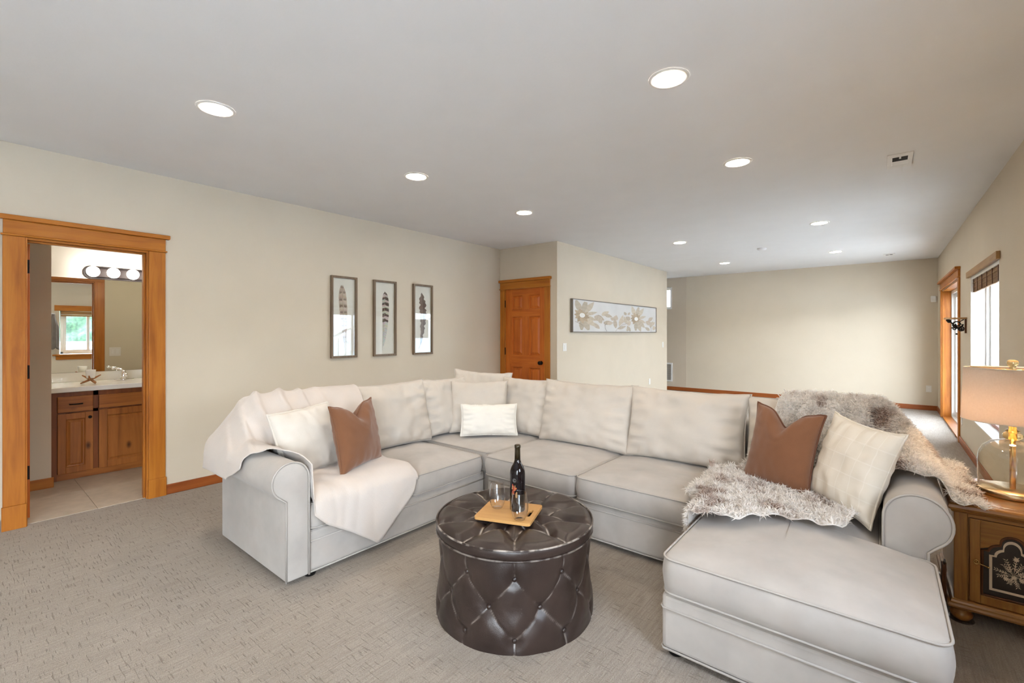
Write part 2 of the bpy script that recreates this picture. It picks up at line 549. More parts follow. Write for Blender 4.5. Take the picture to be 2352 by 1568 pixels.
def finish(name, mb, mat, origin, bevel=0.0, segs=2, solid=0.0, subsurf=0, weld=True):
    me = bpy.data.meshes.new(name)
    ov = Vector(origin)
    me.from_pydata([Vector(p) - ov for p in mb.v], [], mb.f)
    for p, s in zip(me.polygons, mb.s):
        p.use_smooth = s
    if any(c is not None for c in mb.c):
        ca = me.color_attributes.new('Col', 'FLOAT_COLOR', 'CORNER')
        k = 0
        for p, c in zip(me.polygons, mb.c):
            if c is not None and isinstance(c[0], (list, tuple)):
                for q, li in enumerate(p.loop_indices):
                    ca.data[li].color = (*c[q], 1)
            else:
                cc = c or (1, 1, 1)
                for li in p.loop_indices:
                    ca.data[li].color = (*cc, 1)
    bm = bmesh.new()
    bm.from_mesh(me)
    if weld:
        bmesh.ops.remove_doubles(bm, verts=bm.verts, dist=1e-5)
        bmesh.ops.recalc_face_normals(bm, faces=bm.faces)
    bm.to_mesh(me)
    bm.free()
    me.materials.append(mat)
    o = bpy.data.objects.new(name, me)
    COL.objects.link(o)
    if bevel:
        b = o.modifiers.new('bevel', 'BEVEL')
        b.width = bevel
        b.segments = segs
        b.limit_method = 'ANGLE'
        b.angle_limit = R(40)
    if solid:
        s = o.modifiers.new('solid', 'SOLIDIFY')
        s.thickness = solid
        s.offset = 1.0
    if subsurf:
        s = o.modifiers.new('sub', 'SUBSURF')
        s.levels = subsurf
        s.render_levels = subsurf
    return o

def bbox_base(mb):
    xs, ys, zs = zip(*mb.v)
    return ((min(xs) + max(xs)) / 2, (min(ys) + max(ys)) / 2, min(zs))

def part(name, mb, mat, parent, label=None, **k):
    o = finish(name, mb, mat, wloc(parent), **k)
    o.parent = parent
    WL[o.name] = wloc(parent)
    if label:
        o['label'] = label
    return o

def tag(o, label=None, cat=None, group=None, kind=None):
    if label: o['label'] = label
    if cat: o['category'] = cat
    if group: o['group'] = group
    if kind: o['kind'] = kind
    return o

def single(name, mb, mat, label=None, cat=None, group=None, kind=None, origin=None, **k):
    org = origin if origin is not None else bbox_base(mb)
    o = finish(name, mb, mat, org, **k)
    o.location = org
    WL[o.name] = Vector(org)
    return tag(o, label, cat, group, kind)

def thing(name, loc, label, cat, group=None, kind=None):
    o = bpy.data.objects.new(name, None)
    o.empty_display_size = 0.1
    COL.objects.link(o)
    o.location = loc
    WL[o.name] = Vector(loc)
    return tag(o, label, cat, group, kind)

def copy_tree(o, parent=None):
    c = o.copy()
    COL.objects.link(c)
    c.parent = parent
    for ch in list(o.children):
        copy_tree(ch, c)
    return c

def fbm(p, s=1.0, o=3):
    return noise.fractal(Vector(p) * s, 1.0, 2.0, o)

def smooth01(x):
    x = max(0.0, min(1.0, x))
    return x * x * (3 - 2 * x)

def lerp(a, b, t):
    return a + (b - a) * t

def piecewise(pts, x):
    if x <= pts[0][0]: return pts[0][1]
    for (x0, y0), (x1, y1) in zip(pts, pts[1:]):
        if x <= x1:
            return lerp(y0, y1, smooth01((x - x0) / (x1 - x0)))
    return pts[-1][1]

# ------------------------------------------------------------------ room shell
def wall_boxes(mb, axis, p0, p1, a0, a1, z0, z1, opens):
    """wall slab between p0..p1 on its thin axis, running a0..a1, with openings (a0,a1,z0,z1)"""
    As = sorted({a0, a1, *[q for o in opens for q in o[:2]]})
    for s, e in zip(As, As[1:]):
        mid = (s + e) / 2
        holes = sorted([(o[2], o[3]) for o in opens if o[0] <= mid <= o[1]])
        z = z0
        for h0, h1 in holes + [(z1, z1)]:
            if h0 > z:
                if axis == 'x': mb.box(p0, p1, s, e, z, h0)
                else: mb.box(s, e, p0, p1, z, h0)
            z = h1
    return mb

def struct(name, mb, mat, label=None, **k):
    return single(name, mb, mat, label, None, None, 'structure', origin=(0, 0, 0), weld=False, **k)

struct('floor', MB().box(XL - TH + 0.02, XR + 0.02, YB, YF, -0.06, 0.0).box(-6.0, XL - TH + 0.02, YE - 0.12, YF, -0.06, 0), m_carpet, 'beige patterned carpet floor')
struct('ceiling', MB().box(-6.0, XR + TH, YB - TH, YF + TH, H, H + 0.1), m_ceil, 'white painted ceiling')
DO0, DO1, DOZ = 0.325, 1.005, 2.035     # bathroom doorway
struct('wall_left', wall_boxes(MB(), 'x', XL - TH, XL, YB - TH, YD + 0.1, 0, H, [(DO0 - 0.02, DO1 + 0.02, 0, DOZ + 0.02)]), m_wall)
struct('wall_right', wall_boxes(MB(), 'x', XR, XR + 0.19, YB - TH, YF + TH, 0, H, OPEN_R), m_wall)
mbf = wall_boxes(MB(), 'y', YF, YF + TH, -6.0, XR + 0.19, 0, H, [(-4.62, -3.985, 1.98, 2.45)])
struct('wall_far', mbf, m_wall)
m_wall_warm = plain('wall_paint_tan', (0.60, 0.515, 0.41), 0.75, var=0.015, vscale=3, bmp=0.1, bscale=90, spec=0.25)
mbt = wall_boxes(MB(), 'y', YF - 0.004, YF, -6.0, -3.608, 0, H, [(-4.62, -3.985, 1.98, 2.45)])
struct('wall_hall', mbt, m_wall_warm)
struct('wall_back', MB().box(XL - TH, XR + 0.19, YB - TH, YB, 0, H), m_wall)
wd0, wd1 = -4.615, -3.852
struct('wall_closet', wall_boxes(MB(), 'y', YD, YD + 0.11, XL, XC, 0, H, [(wd0, wd1, 0, 2.06)]), m_wall)
struct('wall_canvas', MB().box(XC - 0.11, XC, YD + 0.11, YE, 0, H), m_wall)
struct('wall_hall_return', MB().box(-6.0, XC - 0.11, YE - 0.12, YE, 0, H), m_wall)
struct('wall_hall_end', MB().box(-6.1, -6.0, YE - 0.12, YF + TH, 0, H), m_wall)

# baseboards
def baseboard(name, x0, x1, y0, y1, mat, hgt=0.085):
    struct(name, MB().box(x0, x1, y0, y1, 0, hgt), mat, 'stained wood baseboard', bevel=0.006)
baseboard('baseboard_left', XL, XL + 0.014, 1.13, YD, m_base['y'])
baseboard('baseboard_left_near', XL, XL + 0.014, YB, 0.20, m_base['y'])
baseboard('baseboard_far', -6.0, XR, YF - 0.014 - 0.012, YF, m_base['x'])
baseboard('baseboard_closet', -3.75, XC, YD - 0.014, YD, m_base['x'])
baseboard('baseboard_canvas', XC, XC + 0.014, YD, YE, m_base['y'])
baseboard('baseboard_right_mid', XR - 0.014, XR, 2.1, 7.95, m_base['y'])
baseboard('baseboard_right_near', XR - 0.014, XR, -0.09, 2.1, m_base['y'])
baseboard('baseboard_right_far', XR - 0.014, XR, 10.31, YF, m_base['y'])
baseboard('baseboard_back', XL, XR, YB, YB + 0.014, m_base['x'])

# ------------------------------------------------------------------ bathroom doorway casing
t = thing('trim_1', (XL, (DO0 + DO1) / 2, 0), 'orange stained wood casing around the bathroom doorway', None, kind='structure')
part('casing_leg', MB().box(XL, XL + 0.018, 0.21, DO0 - 0.005, 0.165, 2.05), m_trim['z'], t, bevel=0.003)
part('casing_leg', MB().box(XL, XL + 0.018, DO1 + 0.012, 1.13, 0.155, 2.05), m_trim['z'], t, bevel=0.003)
part('plinth_block', MB().box(XL, XL + 0.024, 0.205, DO0 + 0.0, 0, 0.165), m_trim['z'], t, bevel=0.003)
part('plinth_block', MB().box(XL, XL + 0.024, DO1 + 0.008, 1.136, 0, 0.155), m_trim['z'], t, bevel=0.003)
part('fillet', MB().box(XL, XL + 0.03, 0.20, 1.142, 2.05, 2.063), m_trim['y'], t, bevel=0.005)
part('head_board', MB().box(XL, XL + 0.022, 0.212, 1.13, 2.063, 2.16), m_trim['y'], t, bevel=0.003)
part('cap', MB().box(XL, XL + 0.05, 0.185, 1.157, 2.16, 2.192), m_trim['y'], t, bevel=0.004)
m_jamb = m_trim['z']
part('jamb', MB().box(XL - TH - 0.005, XL + 0.002, DO0 - 0.02, DO0, 0, DOZ), m_jamb, t, bevel=0.002)
part('jamb', MB().box(XL - TH - 0.005, XL + 0.002, DO1, DO1 + 0.02, 0, DOZ), m_jamb, t, bevel=0.002)
part('head_jamb', MB().box(XL - TH - 0.005, XL + 0.002, DO0 - 0.02, DO1 + 0.02, DOZ, DOZ + 0.02), m_trim['y'], t, bevel=0.002)
part('door_stop', MB().box(XL - 0.075, XL - 0.04, DO1 - 0.012, DO1, 0, DOZ), m_jamb, t, bevel=0.002)
part('door_stop', MB().box(XL - 0.075, XL - 0.04, DO0, DO1, DOZ - 0.012, DOZ), m_trim['y'], t, bevel=0.002)
part('inner_bead', MB().box(XL + 0.0, XL + 0.012, DO0 - 0.008, DO0 + 0.004, 0.0, 2.05), m_trim['z'], t, bevel=0.003)
# bathroom side casing (seen in the mirror)
XBW = XL - TH
part('casing_leg', MB().box(XBW - 0.018, XBW, DO1 + 0.012, 1.115, 0, 2.05), m_trim['z'], t, bevel=0.003)
part('casing_leg', MB().box(XBW - 0.018, XBW, 0.215, DO0 - 0.012, 0, 2.05), m_trim['z'], t, bevel=0.003)
part('head_board', MB().box(XBW - 0.02, XBW, 0.215, 1.115, 2.05, 2.15), m_trim['y'], t, bevel=0.003)

# bathroom door, open into the bathroom: only its hinge edge shows
d = thing('door_1', (XBW - 0.02, DO0, 0), 'open bathroom door seen edge on with black hinges', None, kind='structure')
part('door_slab', MB().box(XBW - 0.72, XBW - 0.012, DO0 - 0.012, DO0 + 0.028, 0.012, 2.025), m_door['z'], d, bevel=0.002)
for hz in (1.86, 1.085, 0.345):
    part('hinge', MB().box(XBW - 0.0125, XBW - 0.009, DO0 - 0.005, DO0 + 0.026, hz - 0.05, hz + 0.05)
         .tube([(XBW - 0.006, DO0 + 0.003, hz - 0.05), (XBW - 0.006, DO0 + 0.003, hz + 0.05)], 0.0055, 8), m_bronze, d, 'dark bronze hinge')

# ------------------------------------------------------------------ six-panel door and its casing
d = thing('door_2', ((wd0 + wd1) / 2, YD, 0), 'closed six-panel stained wood door behind the sofa corner', None, kind='structure')
ys = YD + 0.012
pan = [(-4.49, -4.285, 1.735, 1.95), (-4.155, -3.95, 1.735, 1.95), (-4.49, -4.285, 1.035, 1.625), (-4.155, -3.95, 1.035, 1.625), (-4.49, -4.285, 0.22, 0.85), (-4.155, -3.95, 0.22, 0.85)]
xs_ = [wd0 + 0.004, -4.49, -4.285, -4.155, -3.95, wd1 - 0.004]
part('stile', MB().box(xs_[0], xs_[1], ys, ys + 0.035, 0.012, 2.052), m_door['z'], d)
part('stile', MB().box(xs_[4], xs_[5], ys, ys + 0.035, 0.012, 2.052), m_door['z'], d)
for z0, z1 in ((0.22, 0.85), (1.035, 1.625), (1.735, 1.95)):
    part('mullion', MB().box(xs_[2], xs_[3], ys, ys + 0.035, z0, z1), m_door['z'], d)
for z0, z1 in ((0.012, 0.22), (0.85, 1.035), (1.625, 1.735), (1.95, 2.052)):
    part('rail', MB().box(xs_[1], xs_[4], ys, ys + 0.035, z0, z1), m_door['x'], d)
for x0, x1, z0, z1 in pan:
    def rg(i, y):
        return [(x0 + i, y, z0 + i), (x1 - i, y, z0 + i), (x1 - i, y, z1 - i), (x0 + i, y, z1 - i)]
    part('door_panel', MB().rings([rg(0, ys + 0.002), rg(0.012, ys + 0.022), rg(0.022, ys + 0.022), rg(0.048, ys + 0.007)], False, True, False), m_door['z'], d)
kb = part('door_knob', MB().lathe_axis([(0.028, 0), (0.03, 0.006), (0.011, 0.012), (0.011, 0.03), (0.026, 0.04), (0.03, 0.052), (0.024, 0.064), (0.002, 0.068)], 20, (-3.925, ys, 0.93), (0, -1, 0)), m_black, d, 'round black door knob')
for hz in (1.83, 1.09, 0.3):
    part('hinge', MB().tube([(wd0 + 0.002, YD - 0.004, hz - 0.055), (wd0 + 0.002, YD - 0.004, hz + 0.055)], 0.008, 8), m_black, d, 'black hinge')
t = thing('trim_2', ((wd0 + wd1) / 2, YD, 0), 'stained wood casing around the six-panel door', None, kind='structure')
part('casing_leg', MB().box(-4.705, wd0, YD - 0.018, YD, 0, 2.05), m_trim['z'], t, bevel=0.003)
part('casing_leg', MB().box(wd1, -3.755, YD - 0.018, YD, 0, 2.05), m_trim['z'], t, bevel=0.003)
part('jamb', MB().box(wd0, wd0 + 0.003, YD, YD + 0.1, 0, 2.058).box(wd1 - 0.003, wd1, YD, YD + 0.1, 0, 2.058).box(wd0, wd1, YD, YD + 0.1, 2.054, 2.06), m_trim['z'], t)
part('fillet', MB().box(XL + 0.002, -3.745, YD - 0.03, YD, 2.05, 2.064), m_trim['x'], t, bevel=0.005)
part('head_board', MB().box(-4.705, -3.755, YD - 0.022, YD, 2.064, 2.16), m_trim['x'], t, bevel=0.003)
part('cap', MB().box(XL + 0.002, -3.732, YD - 0.05, YD, 2.16, 2.20), m_trim['x'], t, bevel=0.004)

# ------------------------------------------------------------------ far sliding door
xo = XR
t = thing('trim_3', (XR, 9.13, 0), 'stained wood casing around the far sliding glass door', None, kind='structure')
part('casing_leg', MB().box(XR - 0.02, XR, 7.955, 8.05, 0, 2.07), m_trim['z'], t, bevel=0.003)
part('casing_leg', MB().box(XR - 0.02, XR, 10.2, 10.305, 0, 2.07), m_trim['z'], t, bevel=0.003)
part('fillet', MB().box(XR - 0.032, XR, 7.945, 10.315, 2.07, 2.083), m_trim['y'], t, bevel=0.004)
part('head_board', MB().box(XR - 0.024, XR, 7.955, 10.305, 2.083, 2.175), m_trim['y'], t, bevel=0.003)
part('cap', MB().box(XR - 0.055, XR, 7.93, 10.33, 2.175, 2.207), m_trim['y'], t, bevel=0.004)
part('jamb', MB().box(XR - 0.002, XR + 0.105, 10.185, 10.2, 0, 2.06), m_trim['z'], t, bevel=0.002)
part('jamb', MB().box(XR - 0.002, XR + 0.105, 8.06, 8.075, 0, 2.06), m_trim['z'], t, bevel=0.002)
part('head_jamb', MB().box(XR - 0.002, XR + 0.105, 8.075, 10.185, 2.045, 2.06), m_trim['y'], t, bevel=0.002)
part('threshold', MB().box(XR - 0.002, XR + 0.105, 8.075, 10.185, 0.001, 0.02), m_trim['y'], t, bevel=0.002)

def slider(name, y0, y1, z1, label):
    s = thing(name, (XR + 0.14, (y0 + y1) / 2, 0), label, None, kind='structure')
    xa, xb = XR + 0.105, XR + 0.185
    fr = MB().box(xa, xb, y0, y0 + 0.045, 0.0, z1).box(xa, xb, y1 - 0.045, y1, 0.0, z1).box(xa, xb, y0, y1, z1 - 0.045, z1).box(xa, xb, y0, y1, 0.0, 0.04)
    part('frame', fr, m_vinyl, s, bevel=0.003)
    ym = (y0 + y1) / 2
    for k, (a, b, x0) in enumerate(((y0 + 0.045, ym + 0.035, xa + 0.008), (ym - 0.035, y1 - 0.045, xa + 0.044))):
        sm = MB().box(x0, x0 + 0.03, a, a + 0.07, 0.04, z1 - 0.045).box(x0, x0 + 0.03, b - 0.07, b, 0.04, z1 - 0.045)
        sm.box(x0, x0 + 0.03, a + 0.07, b - 0.07, 0.04, 0.13).box(x0, x0 + 0.03, a + 0.07, b - 0.07, z1 - 0.11, z1 - 0.045)
        sh = part('sash', sm, m_vinyl, s, bevel=0.003)
        part('pane', MB().box(x0 + 0.012, x0 + 0.016, a + 0.07, b - 0.07, 0.13, z1 - 0.11), m_glass, sh)
    return s
slider('door_3', 8.075, 10.185, 2.045, 'white framed sliding glass door in the far right wall')
slider('door_4', -2.9, -0.7, 2.05, 'white framed sliding glass door beside the camera')

# ------------------------------------------------------------------ window 1 (visible, deep white reveal, woven shade)
def vinyl_window(name, y0, y1, z0, z1, x0, label, mull=True):
    s = thing(name, (x0, (y0 + y1) / 2, z0), label, None, kind='structure')
    x1 = x0 + 0.06
    fr = MB().box(x0, x1, y0, y0 + 0.045, z0, z1).box(x0, x1, y1 - 0.045, y1, z0, z1).box(x0, x1, y0, y1, z1 - 0.045, z1).box(x0, x1, y0, y1, z0, z0 + 0.045)
    part('frame', fr, m_vinyl, s, bevel=0.004)
    ym = (y0 + y1) / 2
    for k, (a, b, xx) in enumerate(((y0 + 0.045, ym + 0.025, x0 + 0.006), (ym - 0.025, y1 - 0.045, x0 + 0.028))):
        sm = MB().box(xx, xx + 0.022, a, a + 0.045, z0 + 0.045, z1 - 0.045).box(xx, xx + 0.022, b - 0.045, b, z0 + 0.045, z1 - 0.045)
        sm.box(xx, xx + 0.022, a + 0.045, b - 0.045, z0 + 0.045, z0 + 0.09).box(xx, xx + 0.022, a + 0.045, b - 0.045, z1 - 0.09, z1 - 0.045)
        sh = part('sash', sm, m_vinyl, s, bevel=0.003)
        part('pane', MB().box(xx + 0.009, xx + 0.013, a + 0.045, b - 0.045, z0 + 0.09, z1 - 0.09), m_glass, sh)
    return s
w1 = vinyl_window('window_1', 5.5, 7.08, 0.43, 2.0, XR + 0.115, 'white sliding window with deep white reveal on the right wall')
rv = MB().box(XR - 0.001, XR + 0.115, 7.072, 7.08, 0.43, 2.0).box(XR - 0.001, XR + 0.115, 5.5, 5.508, 0.43, 2.0).box(XR - 0.001, XR + 0.115, 5.508, 7.072, 1.992, 2.0).box(XR - 0.001, XR + 0.115, 5.508, 7.072, 0.43, 0.44)
part('reveal', rv, m_white, w1)
part('stool', MB().box(XR + 0.10, XR + 0.118, 5.51, 7.07, 0.44, 0.475), m_base['y'], w1)

v = thing('woven_wood_blind', (XR, 6.3, 1.80), 'brown woven wood roman blind with flat tan valance over the right wall window', 'blind')
part('valance', MB().box(XR - 0.028, XR - 0.002, 5.44, 7.20, 1.985, 2.05), m_valance, v, bevel=0.003)
part('head_rail', MB().box(XR + 0.004, XR + 0.05, 5.512, 7.068, 1.955, 1.99), m_white, v)
zz = 1.815
k = 0
rnd = random.Random(3)
while zz < 1.955:
    hh = rnd.uniform(0.009, 0.015)
    part('slat', MB().box(XR + 0.012 + rnd.uniform(0, 0.008), XR + 0.03 + rnd.uniform(0, 0.008), 5.512, 7.066, zz, zz + hh), m_shade_slat, v, bevel=0.002)
    zz += hh + 0.001
for yy in (5.62, 5.9, 6.18, 6.46, 6.74, 6.98):
    part('cord_wrap', MB().box(XR + 0.008, XR + 0.014, yy, yy + 0.018, 1.815, 1.955), m_oakd, v)
part('wand', MB().tube([(XR + 0.006, 7.04, 1.96), (XR + 0.006, 7.04, 1.43)], 0.0035, 6), m_plastic, v)

# window 2, beside the camera, seen in the bathroom mirror: casing, stool, apron, blind
w2 = vinyl_window('window_2', 0.72, 1.60, 0.92, 1.85, XR + 0.1, 'white window with wood casing on the near right wall')
part('head_casing', MB().box(XR - 0.025, XR, 0.63, 1.70, 1.85, 1.97), m_trim['y'], w2, bevel=0.003)
part('casing_leg', MB().box(XR - 0.02, XR, 0.65, 0.71, 0.9, 1.85), m_wall, w2)
part('stool', MB().box(XR - 0.06, XR + 0.1, 0.60, 1.72, 0.885, 0.915), m_trim['y'], w2, bevel=0.004)
part('apron', MB().box(XR - 0.02, XR, 0.65, 1.67, 0.80, 0.885), m_trim['y'], w2, bevel=0.003)
v2 = thing('rolled_blind', (XR, 1.27, 1.72), 'rolled up wood blind in the near window seen in the bathroom mirror', 'blind')
part('valance', MB().box(XR + 0.005, XR + 0.02, 0.73, 1.59, 1.78, 1.845), m_valance, v2)
part('bottom_rail', MB().box(XR + 0.01, XR + 0.04, 0.73, 1.59, 1.735, 1.765), m_valance, v2)

# far hall window (glass block look) and return grille
w3 = thing('window_3', (-4.3, YF, 1.98), 'small white framed high window on the far wall', None, kind='structure')
a0, a1, b0, b1 = -4.62, -3.985, 1.98, 2.45
part('frame', MB().box(a0 - 0.03, a1 + 0.03, YF - 0.02, YF - 0.012, b1, b1 + 0.03).box(a0 - 0.03, a1 + 0.03, YF - 0.02, YF - 0.012, b0 - 0.03, b0).box(a0 - 0.03, a0, YF - 0.02, YF - 0.012, b0, b1).box(a1, a1 + 0.03, YF - 0.02, YF - 0.012, b0, b1)
     .box(a0, a1, YF + 0.05, YF + 0.09, b1 - 0.03, b1).box(a0, a1, YF + 0.05, YF + 0.09, b0, b0 + 0.03).box(a0, a0 + 0.03, YF + 0.05, YF + 0.09, b0, b1).box(a1 - 0.03, a1, YF + 0.05, YF + 0.09, b0, b1), m_white, w3)
part('pane', MB().box(a0, a1, YF + 0.068, YF + 0.072, b0, b1), m_glass, w3)
g = thing('return_air_grille', (-4.2, YF - 0.013, 0.2), 'white framed return air grille low on the far wall', 'vent')
part('frame', MB().box(-4.5, -3.935, YF - 0.024, YF - 0.012, 0.62, 0.655).box(-4.5, -3.935, YF - 0.024, YF - 0.012, 0.205, 0.24).box(-3.972, -3.935, YF - 0.024, YF - 0.012, 0.24, 0.62).box(-4.5, -4.465, YF - 0.024, YF - 0.012, 0.24, 0.62), m_white, g)
for i in range(16):
    z = 0.246 + i * 0.0235
    part('louvre', MB().box(-4.465, -3.972, YF - 0.02, YF - 0.0125, z, z + 0.014), m_grey_metal, g)

# ------------------------------------------------------------------ recessed ceiling lamps
def can(x, y, label, rad=0.078):
    c = thing('recessed_ceiling_lamp', (x, y, H), label, 'ceiling light', 'recessed lamps in the white ceiling')
    part('trim_ring', MB().lathe([(rad + 0.002, -0.0005), (rad + 0.004, -0.006), (rad + 0.02, -0.005), (rad + 0.024, -0.0005)], 40, (x, y, H), False, False), m_white, c)
    part('lens', MB().lathe([(rad + 0.003, -0.001), (rad * 0.8, -0.0035), (0.002, -0.004)], 40, (x, y, H), False, True), m_lens, c)
cans = [(-3.067, 0.981, 'recessed lamp nearest the bathroom doorway in the left ceiling row'),
        (-3.07, 2.478, 'recessed lamp above the three feather pictures, middle of the left row'),
        (-3.067, 3.973, 'recessed lamp closest to the six-panel door'),
        (-2.315, 6.734, 'recessed lamp over the floral canvas'),
        (-2.33, 9.238, 'farthest recessed lamp on the left, near the far wall'),
        (-0.867, 2.358, 'largest recessed lamp, nearest the camera above the chaise'),
        (-0.879, 3.858, 'recessed lamp left of the white ceiling register'),
        (-0.596, 6.603, 'recessed lamp in the right row past the ceiling register'),
        (-0.602, 9.10, 'farthest recessed lamp on the right, near the far wall'),
        (-3.067, -0.6, 'recessed lamp behind the camera on the left'),
        (-0.867, 0.85, 'recessed lamp overhead beside the camera')]
for q in cans:
    can(*q)

# ceiling registers
def register(x, y, w, l, label, rot=0):
    r = thing('ceiling_register', (x, y, H), label, 'vent', 'ceiling air registers')
    x0, x1, y0, y1 = x - w / 2, x + w / 2, y - l / 2, y + l / 2
    part('frame', MB().box(x0, x1, y0, y0 + 0.07, H - 0.006, H).box(x0, x1, y1 - 0.07, y1, H - 0.006, H).box(x0, x0 + 0.03, y0 + 0.07, y1 - 0.07, H - 0.006, H).box(x1 - 0.03, x1, y0 + 0.07, y1 - 0.07, H - 0.006, H), m_white, r, bevel=0.002)
    ym = y0 + 0.07 + (l - 0.14) * 0.52
    part('duct_shade', MB().box(x0 + 0.03, x1 - 0.03, y0 + 0.07, ym, H - 0.003, H - 0.0005), m_dark, r)  # flat dark sheet, painted as the shade inside the open half
    for i in range(3):
        ya, yb = lerp(ym, y1 - 0.07, i / 3) + 0.001, lerp(ym, y1 - 0.07, (i + 1) / 3) - 0.001
        part('louvre', MB().prism([(ya, H - 0.0005), (yb, H - 0.0005), (yb, H - 0.005), (ya, H - 0.002)], 'x', x0 + 0.03, x1 - 0.03), m_white, r)
    part('lever', MB().box(x - 0.006, x + 0.006, y0 + 0.08, y0 + 0.10, H - 0.012, H - 0.003), m_white, r)
register(0.10, 4.6, 0.15, 0.36, 'white ceiling air register above the right side of the sofa')
register(0.08, 10.03, 0.15, 0.30, 'small ceiling air register by the far wall')
single('smoke_detector', MB().lathe([(0.065, 0), (0.066, -0.012), (0.05, -0.03), (0.02, -0.034), (0.002, -0.034)], 28, (-1.47, 8.0, H)), m_ceil, 'round white smoke detector on the far ceiling', 'smoke detector')

# ------------------------------------------------------------------ bathroom
BX0, BY0, BY1 = -6.52, -0.6, 2.6
struct('wall_bath_back', MB().box(BX0 - 0.1, BX0, BY0, BY1, 0, H), plain('bath_white', (0.72, 0.71, 0.69), 0.7, var=0.01))
struct('wall_bath_stub', MB().box(BX0, -5.72, BY0 - 0.1, 0.545, 0, H), m_wall)
struct('wall_bath_side', MB().box(BX0 - 0.1, XBW, BY1, BY1 + 0.1, 0, H), m_bathwall)
struct('wall_bath_near', MB().box(-5.72, XBW, BY0 - 0.1, BY0, 0, H), m_bathwall)
struct('wall_bath_lining', wall_boxes(MB(), 'x', XBW - 0.004, XBW, BY0, BY1, 0, H, [(DO0 - 0.02, DO1 + 0.02, 0, DOZ + 0.02)]), m_bathwall)
struct('ceiling_bath', MB().box(BX0 - 0.1, XBW, BY0 - 0.1, BY1 + 0.1, H - 0.02, H), m_white)
baseboard('baseboard_bath', -5.72, -5.706, BY0, 0.56, m_trim['y'], 0.092)
bf = struct('floor_bath', MB().box(BX0, XL - 0.03, BY0, BY1, -0.05, -0.001), m_grout, 'tan tiled bathroom floor')
WL['floor_bath'] = Vector((0, 0, 0))
xs2 = [XL - 0.03, -5.395, -5.97, -6.52]
ys2 = [-0.6, 0.115, 0.71, 1.305, 1.9, 2.6]
for i in range(3):
    for j in range(5):
        part('tile', MB().box(xs2[i + 1] + 0.002, xs2[i] - 0.002, ys2[j] + 0.002, ys2[j + 1] - 0.002, -0.004, 0.003), m_tile if i == 0 else m_tile2, bf, bevel=0.001, segs=1)

# vanity cabinet
VX = -5.89
V0, V1 = 0.56, 2.3
c = thing('vanity_cabinet', (-6.2, 1.4, 0), 'knotty alder bathroom vanity cabinet with black hardware', 'cabinet')
part('carcass', MB().box(-6.5, VX - 0.02, V0, V1, 0.005, 0.82), m_alder_dark, c)
part('stile', MB().box(VX - 0.02, VX, V0, 0.598, 0.005, 0.82), m_alder_dark, c)
part('stile', MB().box(VX - 0.02, VX, 0.845, 0.883, 0.07, 0.82), m_alder_dark, c)
part('rail', MB().box(VX - 0.02, VX, 0.598, V1, 0.775, 0.82), m_alder_dark, c)
part('rail', MB().box(VX - 0.02, VX, 0.598, V1, 0.62, 0.65), m_alder_dark, c)
part('bottom_rail', MB().box(VX - 0.02, VX, 0.598, V1, 0.005, 0.072), m_alder['y'], c)
def raised(name, y0, y1, z0, z1, frame=0.055):
    x = VX
    o = part(name, MB().box(x, x + 0.02, y0, y0 + frame, z0, z1).box(x, x + 0.02, y1 - frame, y1, z0, z1).box(x, x + 0.02, y0 + frame, y1 - frame, z0, z0 + frame).box(x, x + 0.02, y0 + frame, y1 - frame, z1 - frame, z1), m_alder['z'], c, bevel=0.003)
    def rg(i, d):
        return [(x + d, y0 + frame + i, z0 + frame + i), (x + d, y1 - frame - i, z0 + frame + i), (x + d, y1 - frame - i, z1 - frame - i), (x + d, y0 + frame + i, z1 - frame - i)]
    part('panel', MB().rings([rg(0, 0.016), rg(0.008, 0.007), rg(0.014, 0.006), rg(0.03, 0.015)], False, True, False), m_alder['z'], o)
    return o
d1 = raised('cabinet_door', 0.60, 0.843, 0.068, 0.622)
part('knob', MB().lathe_axis([(0.006, 0), (0.006, 0.012), (0.014, 0.018), (0.014, 0.028), (0.002, 0.03)], 12, (VX + 0.02, 0.818, 0.575), (1, 0, 0)), m_black, d1, 'small black knob')
raised('cabinet_door', 0.885, 1.38, 0.068, 0.632, 0.06)
raised('cabinet_door', 1.40, 1.9, 0.068, 0.632, 0.06)
dr = part('drawer', MB().box(VX, VX + 0.02, 0.60, 0.843, 0.635, 0.78), m_alder['y'], c, bevel=0.005)
part('pull', MB().tube([(VX + 0.02, 0.68, 0.708), (VX + 0.045, 0.68, 0.708), (VX + 0.047, 0.72, 0.708), (VX + 0.045, 0.765, 0.708), (VX + 0.02, 0.765, 0.708)], 0.006, 8), m_black, dr, 'black bar pull')
part('false_front', MB().box(VX, VX + 0.02, 0.885, 1.9, 0.648, 0.775), m_alder['y'], c, bevel=0.005)
ct = thing('bathroom_countertop', (-6.18, 1.4, 0.82), 'glossy cream white vanity countertop with backsplash', 'countertop')
part('slab', MB().box(-6.515, -5.86, 0.546, 2.4, 0.82, 0.868), m_marble, ct, bevel=0.008, segs=3)
part('backsplash', MB().box(-6.515, -6.49, 0.546, 2.4, 0.868, 0.962), m_marble, ct, bevel=0.004)
part('sidesplash', MB().box(-6.49, -5.9, 0.546, 0.566, 0.868, 0.945), m_marble, ct, bevel=0.004)

